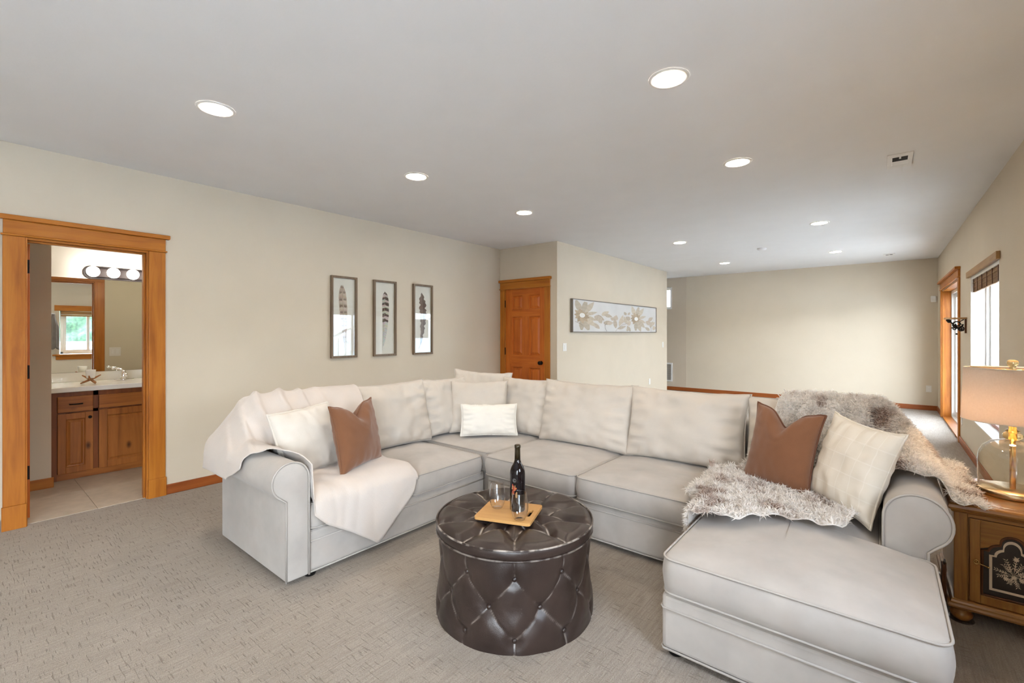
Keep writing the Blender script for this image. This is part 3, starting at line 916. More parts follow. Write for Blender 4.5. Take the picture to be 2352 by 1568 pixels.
# faucet
fx, fy, fz = -6.32, 1.15, 0.868
f = thing('faucet', (fx, fy, fz), 'chrome bathroom faucet with lever handles', 'faucet')
part('base_plate', MB().lathe([(0.001, 0), (0.028, 0), (0.03, 0.008), (0.024, 0.014), (0.001, 0.015)], 16, (fx, fy, fz)).box(fx - 0.022, fx + 0.022, fy - 0.085, fy + 0.085, fz, fz + 0.012), m_chrome, f, bevel=0.004)
part('body', MB().lathe([(0.027, 0.01), (0.024, 0.05), (0.022, 0.085), (0.016, 0.10), (0.002, 0.105)], 16, (fx, fy, fz)), m_chrome, f)
part('spout', MB().tube([(fx, fy, fz + 0.06), (fx + 0.05, fy, fz + 0.075), (fx + 0.10, fy, fz + 0.07), (fx + 0.12, fy, fz + 0.05)], 0.012, 10), m_chrome, f)
part('lever', MB().tube([(fx, fy, fz + 0.10), (fx - 0.01, fy - 0.02, fz + 0.118), (fx - 0.01, fy - 0.08, fz + 0.13)], lambda q: 0.012 - 0.004 * q, 10).sphere((fx - 0.01, fy - 0.085, fz + 0.13), 0.014), m_chrome, f)

# candle holder
cx_, cy_, cz_ = -6.12, 0.86, 0.868
k = thing('antler_candle_holder', (cx_, cy_, cz_), 'small brown antler stand on the vanity top', 'candle holder')
for i in range(3):
    a = i * 2 * PI / 3 + 0.35
    pts = [(cx_ + 0.075 * math.cos(a), cy_ + 0.075 * math.sin(a), cz_ + 0.006), (cx_ + 0.04 * math.cos(a), cy_ + 0.04 * math.sin(a), cz_ + 0.022), (cx_, cy_, cz_ + 0.042), (cx_ - 0.035 * math.cos(a + .3), cy_ - 0.035 * math.sin(a + .3), cz_ + 0.058), (cx_ - 0.08 * math.cos(a + .4), cy_ - 0.08 * math.sin(a + .4), cz_ + 0.082)]
    part('antler', MB().tube(pts, lambda q: 0.005 + 0.006 * math.sin(PI * q), 8), m_antler, k)
single('frosted_votive_cup', MB().lathe([(0.001, 0.0), (0.028, 0.0), (0.034, 0.01), (0.04, 0.082), (0.037, 0.082), (0.031, 0.015), (0.001, 0.012)], 24, (cx_, cy_, cz_ + 0.056)), m_wax, 'frosted white votive cup resting in the antler stand', 'candle cup')

# mirror (leans a little out of square with the wall), with wedge backing
my0, my1, mz0, mz1 = 0.55, 1.75, 0.964, 1.944
MIR_A = 0.05
mm = thing('bathroom_mirror', (BX0, my0, mz0), 'large frameless mirror above the vanity', 'mirror')
def mxr(y, d=0.0):
    return BX0 + 0.004 + d + (my1 - y) * 0 + (y - my0) * MIR_A
bk = MB()
bk.add([(BX0, my0, mz0), (BX0, my1, mz0), (mxr(my1), my1, mz0), (mxr(my0), my0, mz0), (BX0, my0, mz1), (BX0, my1, mz1), (mxr(my1), my1, mz1), (mxr(my0), my0, mz1)],
       [(0, 3, 2, 1), (4, 5, 6, 7), (0, 1, 5, 4), (1, 2, 6, 5), (2, 3, 7, 6), (3, 0, 4, 7)])
part('backing', bk, m_white, mm)
gl = MB()
gl.add([(mxr(my0, .0005), my0, mz0), (mxr(my1, .0005), my1, mz0), (mxr(my1, .004), my1, mz0), (mxr(my0, .004), my0, mz0), (mxr(my0, .0005), my0, mz1), (mxr(my1, .0005), my1, mz1), (mxr(my1, .004), my1, mz1), (mxr(my0, .004), my0, mz1)],
       [(0, 3, 2, 1), (4, 5, 6, 7), (0, 1, 5, 4), (1, 2, 6, 5), (2, 3, 7, 6), (3, 0, 4, 7)])
part('mirror_glass', gl, m_mirror, mm)

# vanity light bar
lb = thing('vanity_light_bar', (BX0, 1.3, 2.02), 'dark bronze vanity light bar with round globe bulbs', 'wall light')
def capsule(y0, y1, zc, r, n=12):
    pts = []
    for i in range(n + 1):
        a = PI / 2 + PI * i / n
        pts.append((y0 + r + r * 0.9 * math.cos(a), zc + r * math.sin(a)))
    for i in range(n + 1):
        a = -PI / 2 + PI * i / n
        pts.append((y1 - r + r * 0.9 * math.cos(a), zc + r * math.sin(a)))
    return pts
part('back_plate', MB().prism(capsule(0.845, 1.80, 2.015, 0.068), 'x', BX0, BX0 + 0.018), m_bronze, lb, bevel=0.004)
part('raised_plate', MB().prism(capsule(0.87, 1.775, 2.015, 0.048), 'x', BX0 + 0.018, BX0 + 0.04), m_bronze, lb, bevel=0.006)
for i in range(5):
    y = 0.918 + i * 0.163
    so = part('socket', MB().lathe_axis([(0.03, 0), (0.034, 0.01), (0.026, 0.03), (0.02, 0.035)], 16, (BX0 + 0.04, y, 2.015), (1, 0, 0)), m_bronze, lb)
    part('globe_bulb', MB().sphere((BX0 + 0.122, y, 2.015), 0.055), m_bulb, so, 'glowing round bulb')

# switches on the bathroom side wall, seen in the mirror
def wall_plate(name, face, u, z, w, h, label, cat, rockers=1, outlet=False):
    # face: ('x', pos, sign) or ('y', pos, sign)
    ax, pos, sg = face
    s = thing(name, (pos, u, z) if ax == 'x' else (u, pos, z), label, cat)
    def bx(mb, d0, d1, u0, u1, z0, z1):
        a, b = pos + sg * d0, pos + sg * d1
        return mb.box(a, b, u0, u1, z0, z1) if ax == 'x' else mb.box(u0, u1, a, b, z0, z1)
    part('plate', bx(MB(), 0, 0.006, u - w / 2, u + w / 2, z - h / 2, z + h / 2), m_plastic, s, bevel=0.003)
    for i in range(rockers):
        uc = u + (i - (rockers - 1) / 2) * 0.046
        if outlet:
            for dz in (-0.02, 0.02):
                part('socket', bx(MB(), 0.006, 0.009, uc - 0.014, uc + 0.014, z + dz - 0.014, z + dz + 0.014), m_white, s, bevel=0.003)
        else:
            part('rocker', bx(MB(), 0.006, 0.011, uc - 0.016, uc + 0.016, z - 0.033, z + 0.033), m_white, s, bevel=0.002)
    return s
wall_plate('light_switch', ('x', XBW - 0.004, -1), 1.22, 1.12, 0.12, 0.118, 'double rocker light switch seen in the bathroom mirror', 'switch', 2)
wall_plate('light_switch', ('x', XC, 1), 5.69, 1.165, 0.10, 0.118, 'white wall switch left of and below the floral canvas', 'switch', 1)
wall_plate('light_switch', ('x', XC, 1), 9.55, 1.125, 0.075, 0.118, 'faint wall switch at the far end of the canvas wall', 'switch', 1)
wall_plate('wall_outlet', ('x', XC, 1), 8.84, 0.40, 0.075, 0.118, 'white outlet low on the canvas wall', 'outlet', 1, True)
wall_plate('wall_outlet', ('x', XR, -1), 7.79, 0.31, 0.075, 0.118, 'small white outlet by the sliding door casing', 'outlet', 1, True)
wall_plate('wall_outlet', ('y', YF - 0.0, -1), 0.63, 0.38, 0.075, 0.118, 'white outlet low in the far right corner', 'outlet', 1, True)
s = thing('motion_sensor', (0.70, YF - 0.03, 1.97), 'small white alarm sensor in the far upper corner', 'sensor')
part('housing', MB().box(0.655, 0.728, YF - 0.045, YF, 1.92, 2.03), m_white, s, bevel=0.012, segs=3)
part('lens_window', MB().box(0.67, 0.713, YF - 0.048, YF - 0.044, 1.935, 1.975), m_plastic, s, bevel=0.004)

# coat rack with grey towels on the right wall, seen in the mirror
rk = thing('hook_rack', (XR, 0.43, 1.75), 'white hook rack on the near right wall', 'coat rack')
part('rail', MB().box(XR - 0.018, XR, 0.34, 0.645, 1.74, 1.80), m_white, rk, bevel=0.003)
for y in (0.37, 0.43, 0.49, 0.55, 0.615):
    part('hook', MB().tube([(XR - 0.018, y, 1.77), (XR - 0.06, y, 1.76), (XR - 0.075, y, 1.79)], 0.006, 8), m_white, rk)
def hang(y, w, z0, label, seed):
    def fn(a, b):
        z = lerp(1.775, z0, b)
        ww = w * (0.35 + 0.65 * smooth01(b * 2.2))
        ang = 2 * PI * a
        fold = 1 + 0.25 * math.sin(ang * 5 + seed) * smooth01(b * 3)
        return (XR - 0.07 + 0.045 * math.cos(ang) * fold - 0.02 * b, y + ww / 2 * math.sin(ang) * fold, z + 0.03 * math.sin(3 * ang + seed) * b)
    mb = MB().grid(fn, 36, 16, True)
    single('hanging_towel', mb, m_grey_towel, label, 'towel', 'grey towels on the hook rack')
hang(0.615, 0.15, 1.05, 'long grey towel hanging from the white hook rack', 1)
hang(0.455, 0.15, 1.30, 'short dark grey towel hanging from the white hook rack', 4)

# ------------------------------------------------------------------ pictures
def picture_frame(y0, y1, z0, z1, label, seed):
    X0 = XL
    p = thing('feather_picture', (X0, (y0 + y1) / 2, z0), label, 'picture', 'three framed feather pictures on the left wall')
    w, dpt = 0.024, 0.034
    def bar(ya, yb, za, zb, axis):
        return MB().box(X0 + 0.001, X0 + dpt, ya, yb, za, zb)
    part('frame_side', bar(y0, y0 + w, z0, z1, 'z'), m_frame, p, bevel=0.003)
    part('frame_side', bar(y1 - w, y1, z0, z1, 'z'), m_frame, p, bevel=0.003)
    part('frame_rail', bar(y0 + w, y1 - w, z0, z0 + w, 'y'), m_frame, p, bevel=0.003)
    part('frame_rail', bar(y0 + w, y1 - w, z1 - w, z1, 'y'), m_frame, p, bevel=0.003)
    part('paper', MB().box(X0 + 0.001, X0 + 0.010, y0 + w, y1 - w, z0 + w, z1 - w), m_paper, p)
    part('glazing', MB().box(X0 + 0.017, X0 + 0.0185, y0 + w, y1 - w, z0 + w, z1 - w), m_picglass, p)
    rnd = random.Random(seed)
    mb = MB()
    xx = X0 + 0.0106
    W, Hh = y1 - y0 - 2 * w, z1 - z0 - 2 * w
    yc = (y0 + y1) / 2
    def quad(pts, col):
        mb.col = col
        mb.add([(xx + 0.000007 * len(mb.f), yc + a * W, z0 + w + b * Hh) for a, b in pts], [tuple(range(len(pts)))])
    return p, quad, rnd, mb, W, Hh
def spine(b, a0, a1, bend):
    return lerp(a0, a1, b) + bend * math.sin(PI * b)

pale, tan, dk = (0.60, 0.49, 0.42), (0.45, 0.33, 0.27), (0.075, 0.05, 0.05)
ZP0, ZP1 = 1.093, 2.009
# 1: broad pale barred feather
p, quad, rnd, mb, W, Hh = picture_frame(2.615, 2.935, ZP0, ZP1, 'leftmost feather picture, broad pale tan feather with dark bars', 1)
N = 70
def sp1(b): return spine(b, 0.06, -0.10, 0.02)
def hw1(b):
    t = min(1, max(0, (b - 0.18) / 0.74))
    return 0.245 * t ** 0.5 * max(0.0, 1 - t ** 5) ** 0.5
for i in range(N):
    b0, b1 = 0.18 + 0.74 * i / N, 0.18 + 0.74 * (i + 1) / N
    for sg in (-1, 1):
        w0, w1 = hw1(b0) * rnd.uniform(0.92, 1.02), hw1(b1) * rnd.uniform(0.92, 1.02)
        c = [rnd.uniform(0.93, 1.05) * lerp(a, q, 0.35 + 0.25 * math.sin(b0 * 60)) for a, q in zip(pale, tan)]
        quad([(sp1(b0), b0), (sp1(b0) + sg * w0, b0 - 0.02), (sp1(b1) + sg * w1, b1 - 0.02), (sp1(b1), b1)], c)
for bb in (0.90, 0.83, 0.74, 0.655, 0.575, 0.49, 0.40, 0.315, 0.25):
    for sg in (-1, 1):
        n = 7
        for q in range(n):
            t0, t1 = 0.15 + 0.7 * q / n, 0.15 + 0.7 * (q + 0.8) / n
            hh = rnd.uniform(0.012, 0.028) * (1 if bb > 0.5 else 0.7)
            ww = hw1(bb)
            cc = dk if bb > 0.55 else (0.28, 0.21, 0.18)
            quad([(sp1(bb) + sg * ww * t0, bb - hh), (sp1(bb) + sg * ww * t1, bb - hh - 0.006), (sp1(bb) + sg * ww * (t0 + t1) / 2, bb + hh * rnd.uniform(.5, 1.2))], cc)
quad([(0.04, 0.06), (0.052, 0.06), (sp1(0.9) + 0.006, 0.9), (sp1(0.9) - 0.006, 0.9)], (0.36, 0.28, 0.22))
for i in range(14):
    a = rnd.uniform(-0.25, 0.25)
    quad([(0.05, 0.19), (0.05 + a, 0.19 + rnd.uniform(-0.05, 0.02)), (0.055, 0.197)], (0.58, 0.52, 0.48))
part('feather_print', mb, m_print, p, weld=False)
# 2: narrow feather with bold dark bars
p, quad, rnd, mb, W, Hh = picture_frame(3.155, 3.48, ZP0, ZP1, 'middle feather picture with bold dark bars on a slim feather', 2)
def sp2(b): return spine(b, -0.12, 0.0, 0.10)
def hw2(b):
    t = min(1, max(0, (b - 0.12) / 0.76))
    return 0.24 * t ** 0.6 * max(0.0, 1 - t ** 6) ** 0.5
for i in range(N):
    b0, b1 = 0.12 + 0.76 * i / N, 0.12 + 0.76 * (i + 1) / N
    for sg in (-1, 1):
        w0, w1 = hw2(b0) * rnd.uniform(0.92, 1.02), hw2(b1) * rnd.uniform(0.92, 1.02)
        ph = math.sin(b0 * 82 + 0.6 + sg * 0.1)
        dark = ph > 0.1 and b0 > 0.42
        base = lerp(0, 1, min(1, max(0, (b0 - 0.2) / 0.4)))
        c = (0.10, 0.07, 0.07) if dark else [lerp(0.58, q, base * 0.6) for q in (0.56, 0.46, 0.40)]
        c = [x * rnd.uniform(0.8, 1.15) for x in c]
        quad([(sp2(b0), b0), (sp2(b0) + sg * w0, b0 - 0.015), (sp2(b1) + sg * w1, b1 - 0.015), (sp2(b1), b1)], c)
quad([(-0.13, 0.05), (-0.12, 0.05), (sp2(0.86) + 0.007, 0.86), (sp2(0.86) - 0.007, 0.86)], (0.45, 0.38, 0.33))
part('feather_print', mb, m_print, p, weld=False)
# 3: slim solid grey-brown feather with ragged edges
p, quad, rnd, mb, W, Hh = picture_frame(3.745, 4.07, ZP0, ZP1, 'rightmost feather picture, ragged solid grey brown feather', 3)
def sp3(b): return spine(b, -0.20, -0.10, 0.17)
def hw3(b):
    t = min(1, max(0, (b - 0.13) / 0.78))
    return 0.30 * t ** 0.75 * max(0.0, 1 - t ** 5) ** 0.6
def jag(b, sg): return 1 - 0.40 * max(0, math.sin(b * 46 + sg * 1.3)) ** 3 - 0.12 * math.sin(b * 90 + sg)
for i in range(110):
    b0, b1 = 0.13 + 0.78 * i / 110, 0.13 + 0.78 * (i + 1) / 110
    for sg in (-1, 1):
        w0, w1 = hw3(b0) * jag(b0, sg), hw3(b1) * jag(b1, sg)
        k = rnd.uniform(0.85, 1.1)
        ci = (0.17 * k, 0.125 * k, 0.11 * k) if sg > 0 else (0.25 * k, 0.185 * k, 0.16 * k)
        quad([(sp3(b0), b0), (sp3(b0) + sg * w0, b0 - 0.02), (sp3(b1) + sg * w1, b1 - 0.02), (sp3(b1), b1)], ci)
quad([(-0.235, 0.06), (-0.228, 0.055), (sp3(0.12) + 0.012, 0.13), (sp3(0.88) + 0.006, 0.88), (sp3(0.12) - 0.012, 0.12)], (0.10, 0.075, 0.07))
part('feather_print', mb, m_print, p, weld=False)

# floral canvas
p = thing('floral_canvas', (XC, 7.46, 1.39), 'long silver canvas with tan painted flowers on the pale wall', 'picture')
cy0, cy1, cz0, cz1 = 5.86, 9.08, 1.395, 1.88
part('canvas', MB().box(XC + 0.001, XC + 0.035, cy0, cy1, cz0, cz1), plain('canvas_silver', (0.62, 0.61, 0.595), 0.45, 0.0, var=0.06, vscale=2.5), p)
fm = 0.012
part('frame', MB().box(XC + 0.001, XC + 0.045, cy0 - fm, cy0, cz0 - fm, cz1 + fm).box(XC + 0.001, XC + 0.045, cy1, cy1 + fm, cz0 - fm, cz1 + fm).box(XC + 0.001, XC + 0.045, cy0, cy1, cz0 - fm, cz0).box(XC + 0.001, XC + 0.045, cy0, cy1, cz1, cz1 + fm), plain('pewter_frame', (0.20, 0.18, 0.155), 0.4, 0.5), p)
mb = MB()
rnd = random.Random(11)
cnt = [0]
def petal(y, z, ang, ln, wd, col, sy=2.3):
    """leaf blade with a midrib, stretched along the canvas as painted"""
    n = 8
    cnt[0] += 1
    x = XC + 0.0354 + 0.00025 * (cnt[0] % 14)
    L, Rr = [], []
    for i in range(n + 1):
        t = i / n
        hw = wd * math.sin(PI * t ** 0.8) * (1 if t < 0.98 else 0)
        px, pz = math.cos(ang) * ln * t, math.sin(ang) * ln * t
        nx, nz = -math.sin(ang) * hw, math.cos(ang) * hw
        L.append((x, y + (px + nx) * sy, z + pz + nz))
        Rr.append((x, y + (px - nx) * sy, z + pz - nz))
    pts = L + Rr[::-1]
    pts = [(a, min(cy1 - .002, max(cy0 + .002, b)), min(cz1 - .002, max(cz0 + .002, c))) for a, b, c in pts]
    k = rnd.uniform(0.85, 1.12)
    for i in range(n):
        sh = 1.0 if i % 2 else 0.94
        mb.col = [c * k * sh for c in col]
        mb.add([L[i], L[i + 1], Rr[i + 1], Rr[i]] if all(cy0 < q[1] < cy1 and cz0 < q[2] < cz1 for q in (L[i], L[i + 1], Rr[i + 1], Rr[i])) else [], [(0, 1, 2, 3)] if all(cy0 < q[1] < cy1 and cz0 < q[2] < cz1 for q in (L[i], L[i + 1], Rr[i + 1], Rr[i])) else [])
T1, T2, T3 = (0.46, 0.36, 0.25), (0.55, 0.48, 0.38), (0.54, 0.46, 0.37)
def U(u): return cy0 + u * (cy1 - cy0)
def V(v): return cz0 + v * (cz1 - cz0)
def disc(u, v, r, col):
    cnt[0] += 1
    x = XC + 0.0354 + 0.0042
    mb.col = col
    mb.add([(x, U(u) + math.cos(a * PI / 12) * r * 2.3, V(v) + math.sin(a * PI / 12) * r) for a in range(24)], [tuple(range(24))])
for (u, v, big) in ((0.085, 0.52, 1.0), (0.70, 0.50, 0.95)):
    for i in range(11):
        a = i * 2 * PI / 11 + 0.2
        petal(U(u), V(v), a, 0.12 * big * rnd.uniform(.85, 1.1), 0.032, T1)
    for a, ln, wd in ((0.95, 0.27, 0.04), (1.35, 0.26, 0.035), (1.9, 0.25, 0.04), (-1.2, 0.26, 0.045), (-1.6, 0.24, 0.035), (-0.35, 0.19, 0.03), (0.3, 0.20, 0.026), (-0.75, 0.24, 0.04)):
        petal(U(u) + math.cos(a) * 0.12, V(v) + math.sin(a) * 0.05, a, ln * big * 0.85, wd, T2)
    disc(u, v, 0.036, (0.80, 0.79, 0.76))
for (u, v, a, ln, wd) in ((0.20, .50, -0.3, .16, .05), (0.28, .55, 0.6, .14, .035), (0.31, .58, -0.2, .13, .03), (.30, .30, 0.1, .15, .035), (.28, .28, 2.0, .10, .03), (.26, .10, 2.4, .16, .03), (.34, .28, .2, .1, .03),
                        (.43, .40, 1.3, .10, .04), (.42, .42, 2.6, .07, .03), (.44, .12, 1.7, .19, .032), (.48, .20, 1.25, .22, .03), (.50, .30, .8, .10, .02), (.46, .1, .35, .16, .025), (.57, .30, 1.9, .14, .03), (.58, .25, .6, .08, .03), (.58, .22, -1.0, .13, .028), (.60, .2, -1.9, .12, .02), (.57, .62, 2.2, .07, .025), (.59, .63, .9, .07, .02),
                        (.84, .42, -0.4, .15, .045), (.88, .46, .6, .12, .035), (.91, .18, 1.2, .14, .035), (.93, .3, .6, .09, .03), (.9, .06, 2.6, .12, .03), (.95, .08, 1.0, .13, .035), (.62, .45, 2.6, .10, .04), (.63, .38, 3.4, .10, .03)):
    petal(U(u), V(v), a, ln, wd, T3 if rnd.random() < .6 else T2)
def stem(pts, col=(0.16, 0.13, 0.11), w=0.006):
    mb.col = col
    cnt[0] += 1
    x = XC + 0.0395
    q = [Vector((0, U(a), V(b))) for a, b in pts]
    for p0, p1 in zip(q, q[1:]):
        d = (p1 - p0).normalized()
        n_ = Vector((0, -d.z, d.y)) * w
        mb.add([(x, *(p0 + n_)[1:]), (x, *(p1 + n_)[1:]), (x, *(p1 - n_)[1:]), (x, *(p0 - n_)[1:])], [(0, 1, 2, 3)])
stem([(.335, .01), (.318, .12), (.315, .22), (.33, .27)], w=.004)
stem([(.315, .22), (.30, .38), (.28, .50), (.24, .56)], (0.28, 0.23, 0.19), .003)
stem([(.435, .01), (.46, .12), (.52, .26), (.60, .32)], (0.42, 0.36, 0.31), .004)
stem([(.92, .01), (.92, .15), (.90, .25)], w=.004)
stem([(.02, .32), (.06, .26), (.09, .20)], (0.25, .2, .17), .003)
part('flower_print', mb, m_print, p, weld=False)

# ------------------------------------------------------------------ iron bracket shelf on the right wall
b = thing('bracket_shelf', (XR, 7.5, 1.37), 'small wooden wall shelf on a black scrolled iron bracket', 'shelf')
part('board', MB().box(XR - 0.18, XR, 7.36, 7.60, 1.535, 1.553), m_valance, b, bevel=0.003)
part('back_plate', MB().box(XR - 0.016, XR, 7.40, 7.44, 1.37, 1.535), m_oakd, b, bevel=0.002)
def spiral(cx, cz, r0, r1, a0, a1, n=18):
    return [(XR - cx - lerp(r0, r1, i / n) * math.cos(lerp(a0, a1, i / n)), 7.45, cz + lerp(r0, r1, i / n) * math.sin(lerp(a0, a1, i / n))) for i in range(n + 1)]
part('iron_scroll', MB().tube(spiral(0.145, 1.51, 0.022, 0.004, 0, 3.4 * PI), 0.006, 6).tube(spiral(0.075, 1.475, 0.05, 0.01, PI, 4.2 * PI), 0.008, 6)
     .tube(spiral(0.045, 1.42, 0.03, 0.006, 0.5 * PI, 3.6 * PI), 0.007, 6).tube([(XR - 0.17, 7.45, 1.528), (XR - 0.12, 7.45, 1.49), (XR - 0.07, 7.45, 1.43), (XR - 0.02, 7.45, 1.40)], 0.008, 6)
     .tube([(XR - 0.02, 7.45, 1.53), (XR - 0.06, 7.45, 1.50), (XR - 0.03, 7.45, 1.46), (XR - 0.1, 7.45, 1.41)], 0.006, 6).tube(spiral(0.10, 1.425, 0.022, 0.004, 0, 3 * PI), 0.006, 6), m_black, b, 'black scrolled ironwork')
part('hook_peg', MB().lathe([(0.008, 0), (0.010, 0.01), (0.008, 0.02), (0.002, 0.024)], 10, (XR - 0.08, 7.45, 1.35)), m_black, b)

# ------------------------------------------------------------------ sectional sofa
sofa = thing('sectional_sofa', (-1.6, 2.6, 0), 'large beige U-shaped sectional sofa with rolled arms and chaise', 'sofa')
SX0, SXF = -3.46, -2.485     # left run: back, front
SYF, SYB = 2.635, 3.62       # right run: front, back
CX0, CX1, CYF = -0.735, 0.16, 1.91   # chaise
ZB, ZW, ZT = 0.03, 0.205, 0.265

def skirt(name, x0, x1, y0, y1, face):
    m = MB()
    m.box(x0, x1, y0, y1, ZB, ZT)
    o = part(name, m, m_sofa, sofa, bevel=0.02, segs=3)
    return o
b1 = skirt('base_section', SX0 + 0.03, SXF, 1.15, 2.70, '+x')
part('seam_piping', MB().tube([(SXF + 0.002, 1.25, ZW), (SXF + 0.002, 2.69, ZW)], 0.005, 6), m_pipe, b1)
part('bottom_piping', MB().tube([(SXF + 0.001, 1.14, ZB + 0.004), (SXF + 0.001, 2.69, ZB + 0.004)], 0.005, 6), m_pipe, b1)
b2 = skirt('base_section', SX0 + 0.03, SXF + 0.07, 2.715, SYB - 0.03, 'c')
b3 = skirt('base_section', -2.40, CX0 - 0.01, SYF, SYB - 0.03, '-y')
part('seam_piping', MB().tube([(-2.38, SYF - 0.002, ZW + .02), (CX0 - .02, SYF - 0.002, ZW + .02)], 0.005, 6), m_pipe, b3)
part('bottom_piping', MB().tube([(-2.38, SYF - 0.001, ZB + .004), (CX0 - .02, SYF - 0.001, ZB + .004)], 0.005, 6), m_pipe, b3)
b4 = skirt('base_section', CX0, CX1, CYF, SYB - 0.03, '-y')
part('seam_piping', MB().tube([(CX0 - 0.001, 2.6, ZW), (CX0 - 0.002, CYF + 0.01, ZW), (CX0 + 0.01, CYF - 0.002, ZW), (CX1 - 0.01, CYF - 0.002, ZW), (CX1 + 0.002, CYF + 0.01, ZW), (CX1 + 0.002, 3.0, ZW)], 0.005, 6), m_pipe, b4)
part('bottom_piping', MB().tube([(CX0 - 0.001, 2.6, ZB + .004), (CX0 - 0.001, CYF + 0.01, ZB + .004), (CX0 + 0.01, CYF - 0.001, ZB + .004), (CX1 - 0.01, CYF - 0.001, ZB + .004), (CX1, CYF + 0.01, ZB + .004)], 0.005, 6), m_pipe, b4)
for fx_, fy_ in ((-2.53, 1.28), (-3.38, 1.2), (-2.53, 2.65), (-3.38, 3.5), (-2.3, 2.7), (-0.80, 2.7), (-0.69, 1.96), (0.11, 1.96), (0.11, 3.5), (-0.8, 3.5), (-2.3, 3.5)):
    part('foot', MB().lathe([(0.03, 0.0), (0.033, 0.01), (0.028, 0.045)], 14, (fx_, fy_, 0.0)), m_black, sofa)

# back frames with rounded tops
def rounded_top(p0, p1, z0, z1, r, n=8):
    pts = [(p0, z0), (p1, z0)]
    for i in range(n + 1):
        a = PI / 2 * i / n
        pts.append((p1 - r + r * math.cos(a), z1 - r + r * math.sin(a)))
    for i in range(n + 1):
        a = PI / 2 + PI / 2 * i / n
        pts.append((p0 + r + r * math.cos(a), z1 - r + r * math.sin(a)))
    return pts
part('back_frame', MB().prism(rounded_top(SX0, SX0 + 0.22, 0.03, 0.77, 0.06), 'y', 1.16, SYB), m_sofa, sofa, bevel=0.015)
part('back_frame', MB().prism(rounded_top(SYB - 0.22, SYB, 0.03, 0.77, 0.06), 'x', SX0, 0.15), m_sofa, sofa, bevel=0.015)

# rolled arms: profile in (a, z) with the roll overhanging towards -a
def arm_profile(ai, ao, rc, zc, r, n=26):
    pts = [(ao, 0.03), (ai, 0.03)]
    sgn = 1 if ai > ao else -1
    a_start, a_end = 0.0, PI * 1.30
    for i in range(n + 1):
        a = lerp(a_start, a_end, i / n)
        pts.append((rc + sgn * r * math.cos(a), zc + r * math.sin(a)))
    pts.append((ao, zc - r * 1.08))
    return pts
def arm(axis, ai, ao, rc, zc, r, f0, f1, name='arm'):
    pr = arm_profile(ai, ao, rc, zc, r)
    o = part(name, MB().prism(pr, axis, f0, f1, True), m_sofa, sofa, 'rolled arm', bevel=0.012, segs=3)
    for p_ in o.data.polygons:
        p_.use_smooth = True
    mbp = MB()
    loop = pr[1:] + pr[:1]
    e = f0
    P3 = [((e, a, z) if axis == 'x' else (a, e, z)) for a, z in loop]
    mbp.tube(P3, 0.0055, 6)
    part('arm_piping', mbp, m_pipe, o)
    return o
aL = arm('x', 1.248, 1.122, 1.148, 0.572, 0.10, SXF + 0.012, -3.40)
aR = arm('y', -0.002, 0.148, 0.112, 0.572, 0.112, 2.575, 3.58)
# domed pad on the right arm front
# seat cushions
def cushion(name, outline, skel, z0, z1, crown, seed, mat=m_sofa, rings_top=10, pipe=True, wr=0.004):
    n = len(outline)
    cxm = sum(p[0] for p in outline) / n
    cym = sum(p[1] for p in outline) / n
    A, B = Vector(skel[0]), Vector(skel[1])
    def near(p):
        p = Vector(p)
        ab = B - A
        t = max(0, min(1, (p - A).dot(ab) / max(1e-9, ab.length_squared)))
        return A + ab * t
    tg = [near(p) for p in outline]
    # outward normals
    nr = []
    for i in range(n):
        d = Vector(outline[(i + 1) % n]) - Vector(outline[i - 1])
        nn = Vector((d.y, -d.x)).normalized()
        nr.append(nn)
    rs = []
    def ring(off, f, z, amp=0.0, zc=0.0):
        out = []
        for i in range(n):
            p = Vector(outline[i]) + nr[i] * off
            p = p.lerp(tg[i], f)
            g = noise.noise(Vector((p.x * 14, p.y * 14, seed + z * 9))) * amp
            p2 = p + nr[i] * g
            zz = z + zc * (0.75 + 0.25 * noise.noise(Vector((p.x * 2.2, p.y * 2.2, seed)))) + noise.noise(Vector((p.x * 9, p.y * 9, seed + 5))) * wr * min(1, f * 4)
            out.append((p2.x, p2.y, zz))
        return out
    rs.append(ring(-0.05, 0, z0 + 0.002))
    rs.append(ring(-0.012, 0, z0))
    rs.append(ring(0.0, 0, z0 + 0.012))
    zm = (z0 + z1) / 2
    for q in (0.25, 0.5, 0.75):
        rs.append(ring(0.010 * math.sin(PI * q), 0, lerp(z0 + 0.012, z1 - 0.012, q), wr * 1.2))
    rs.append(ring(0.0, 0, z1 - 0.010))
    rs.append(ring(-0.008, 0, z1))
    for i in range(1, rings_top + 1):
        f = (i / rings_top)
        ff = f ** 1.5 * 0.995
        rs.append(ring(-0.010, ff, z1, 0, crown * (1 - (1 - ff) ** 2.6)))
    o = part(name, MB().rings(rs, True, True), mat, sofa)
    if pipe:
        top = [(p[0], p[1], z1 - 0.002) for p in ring(0.001, 0, z1)]
        bot = [(p[0], p[1], z0 + 0.006) for p in ring(0.0, 0, z0)]
        part('piping', MB().tube(top, 0.0045, 6, True), m_pipe, o)
        part('piping', MB().tube(bot, 0.0045, 6, True), m_pipe, o)
    return o
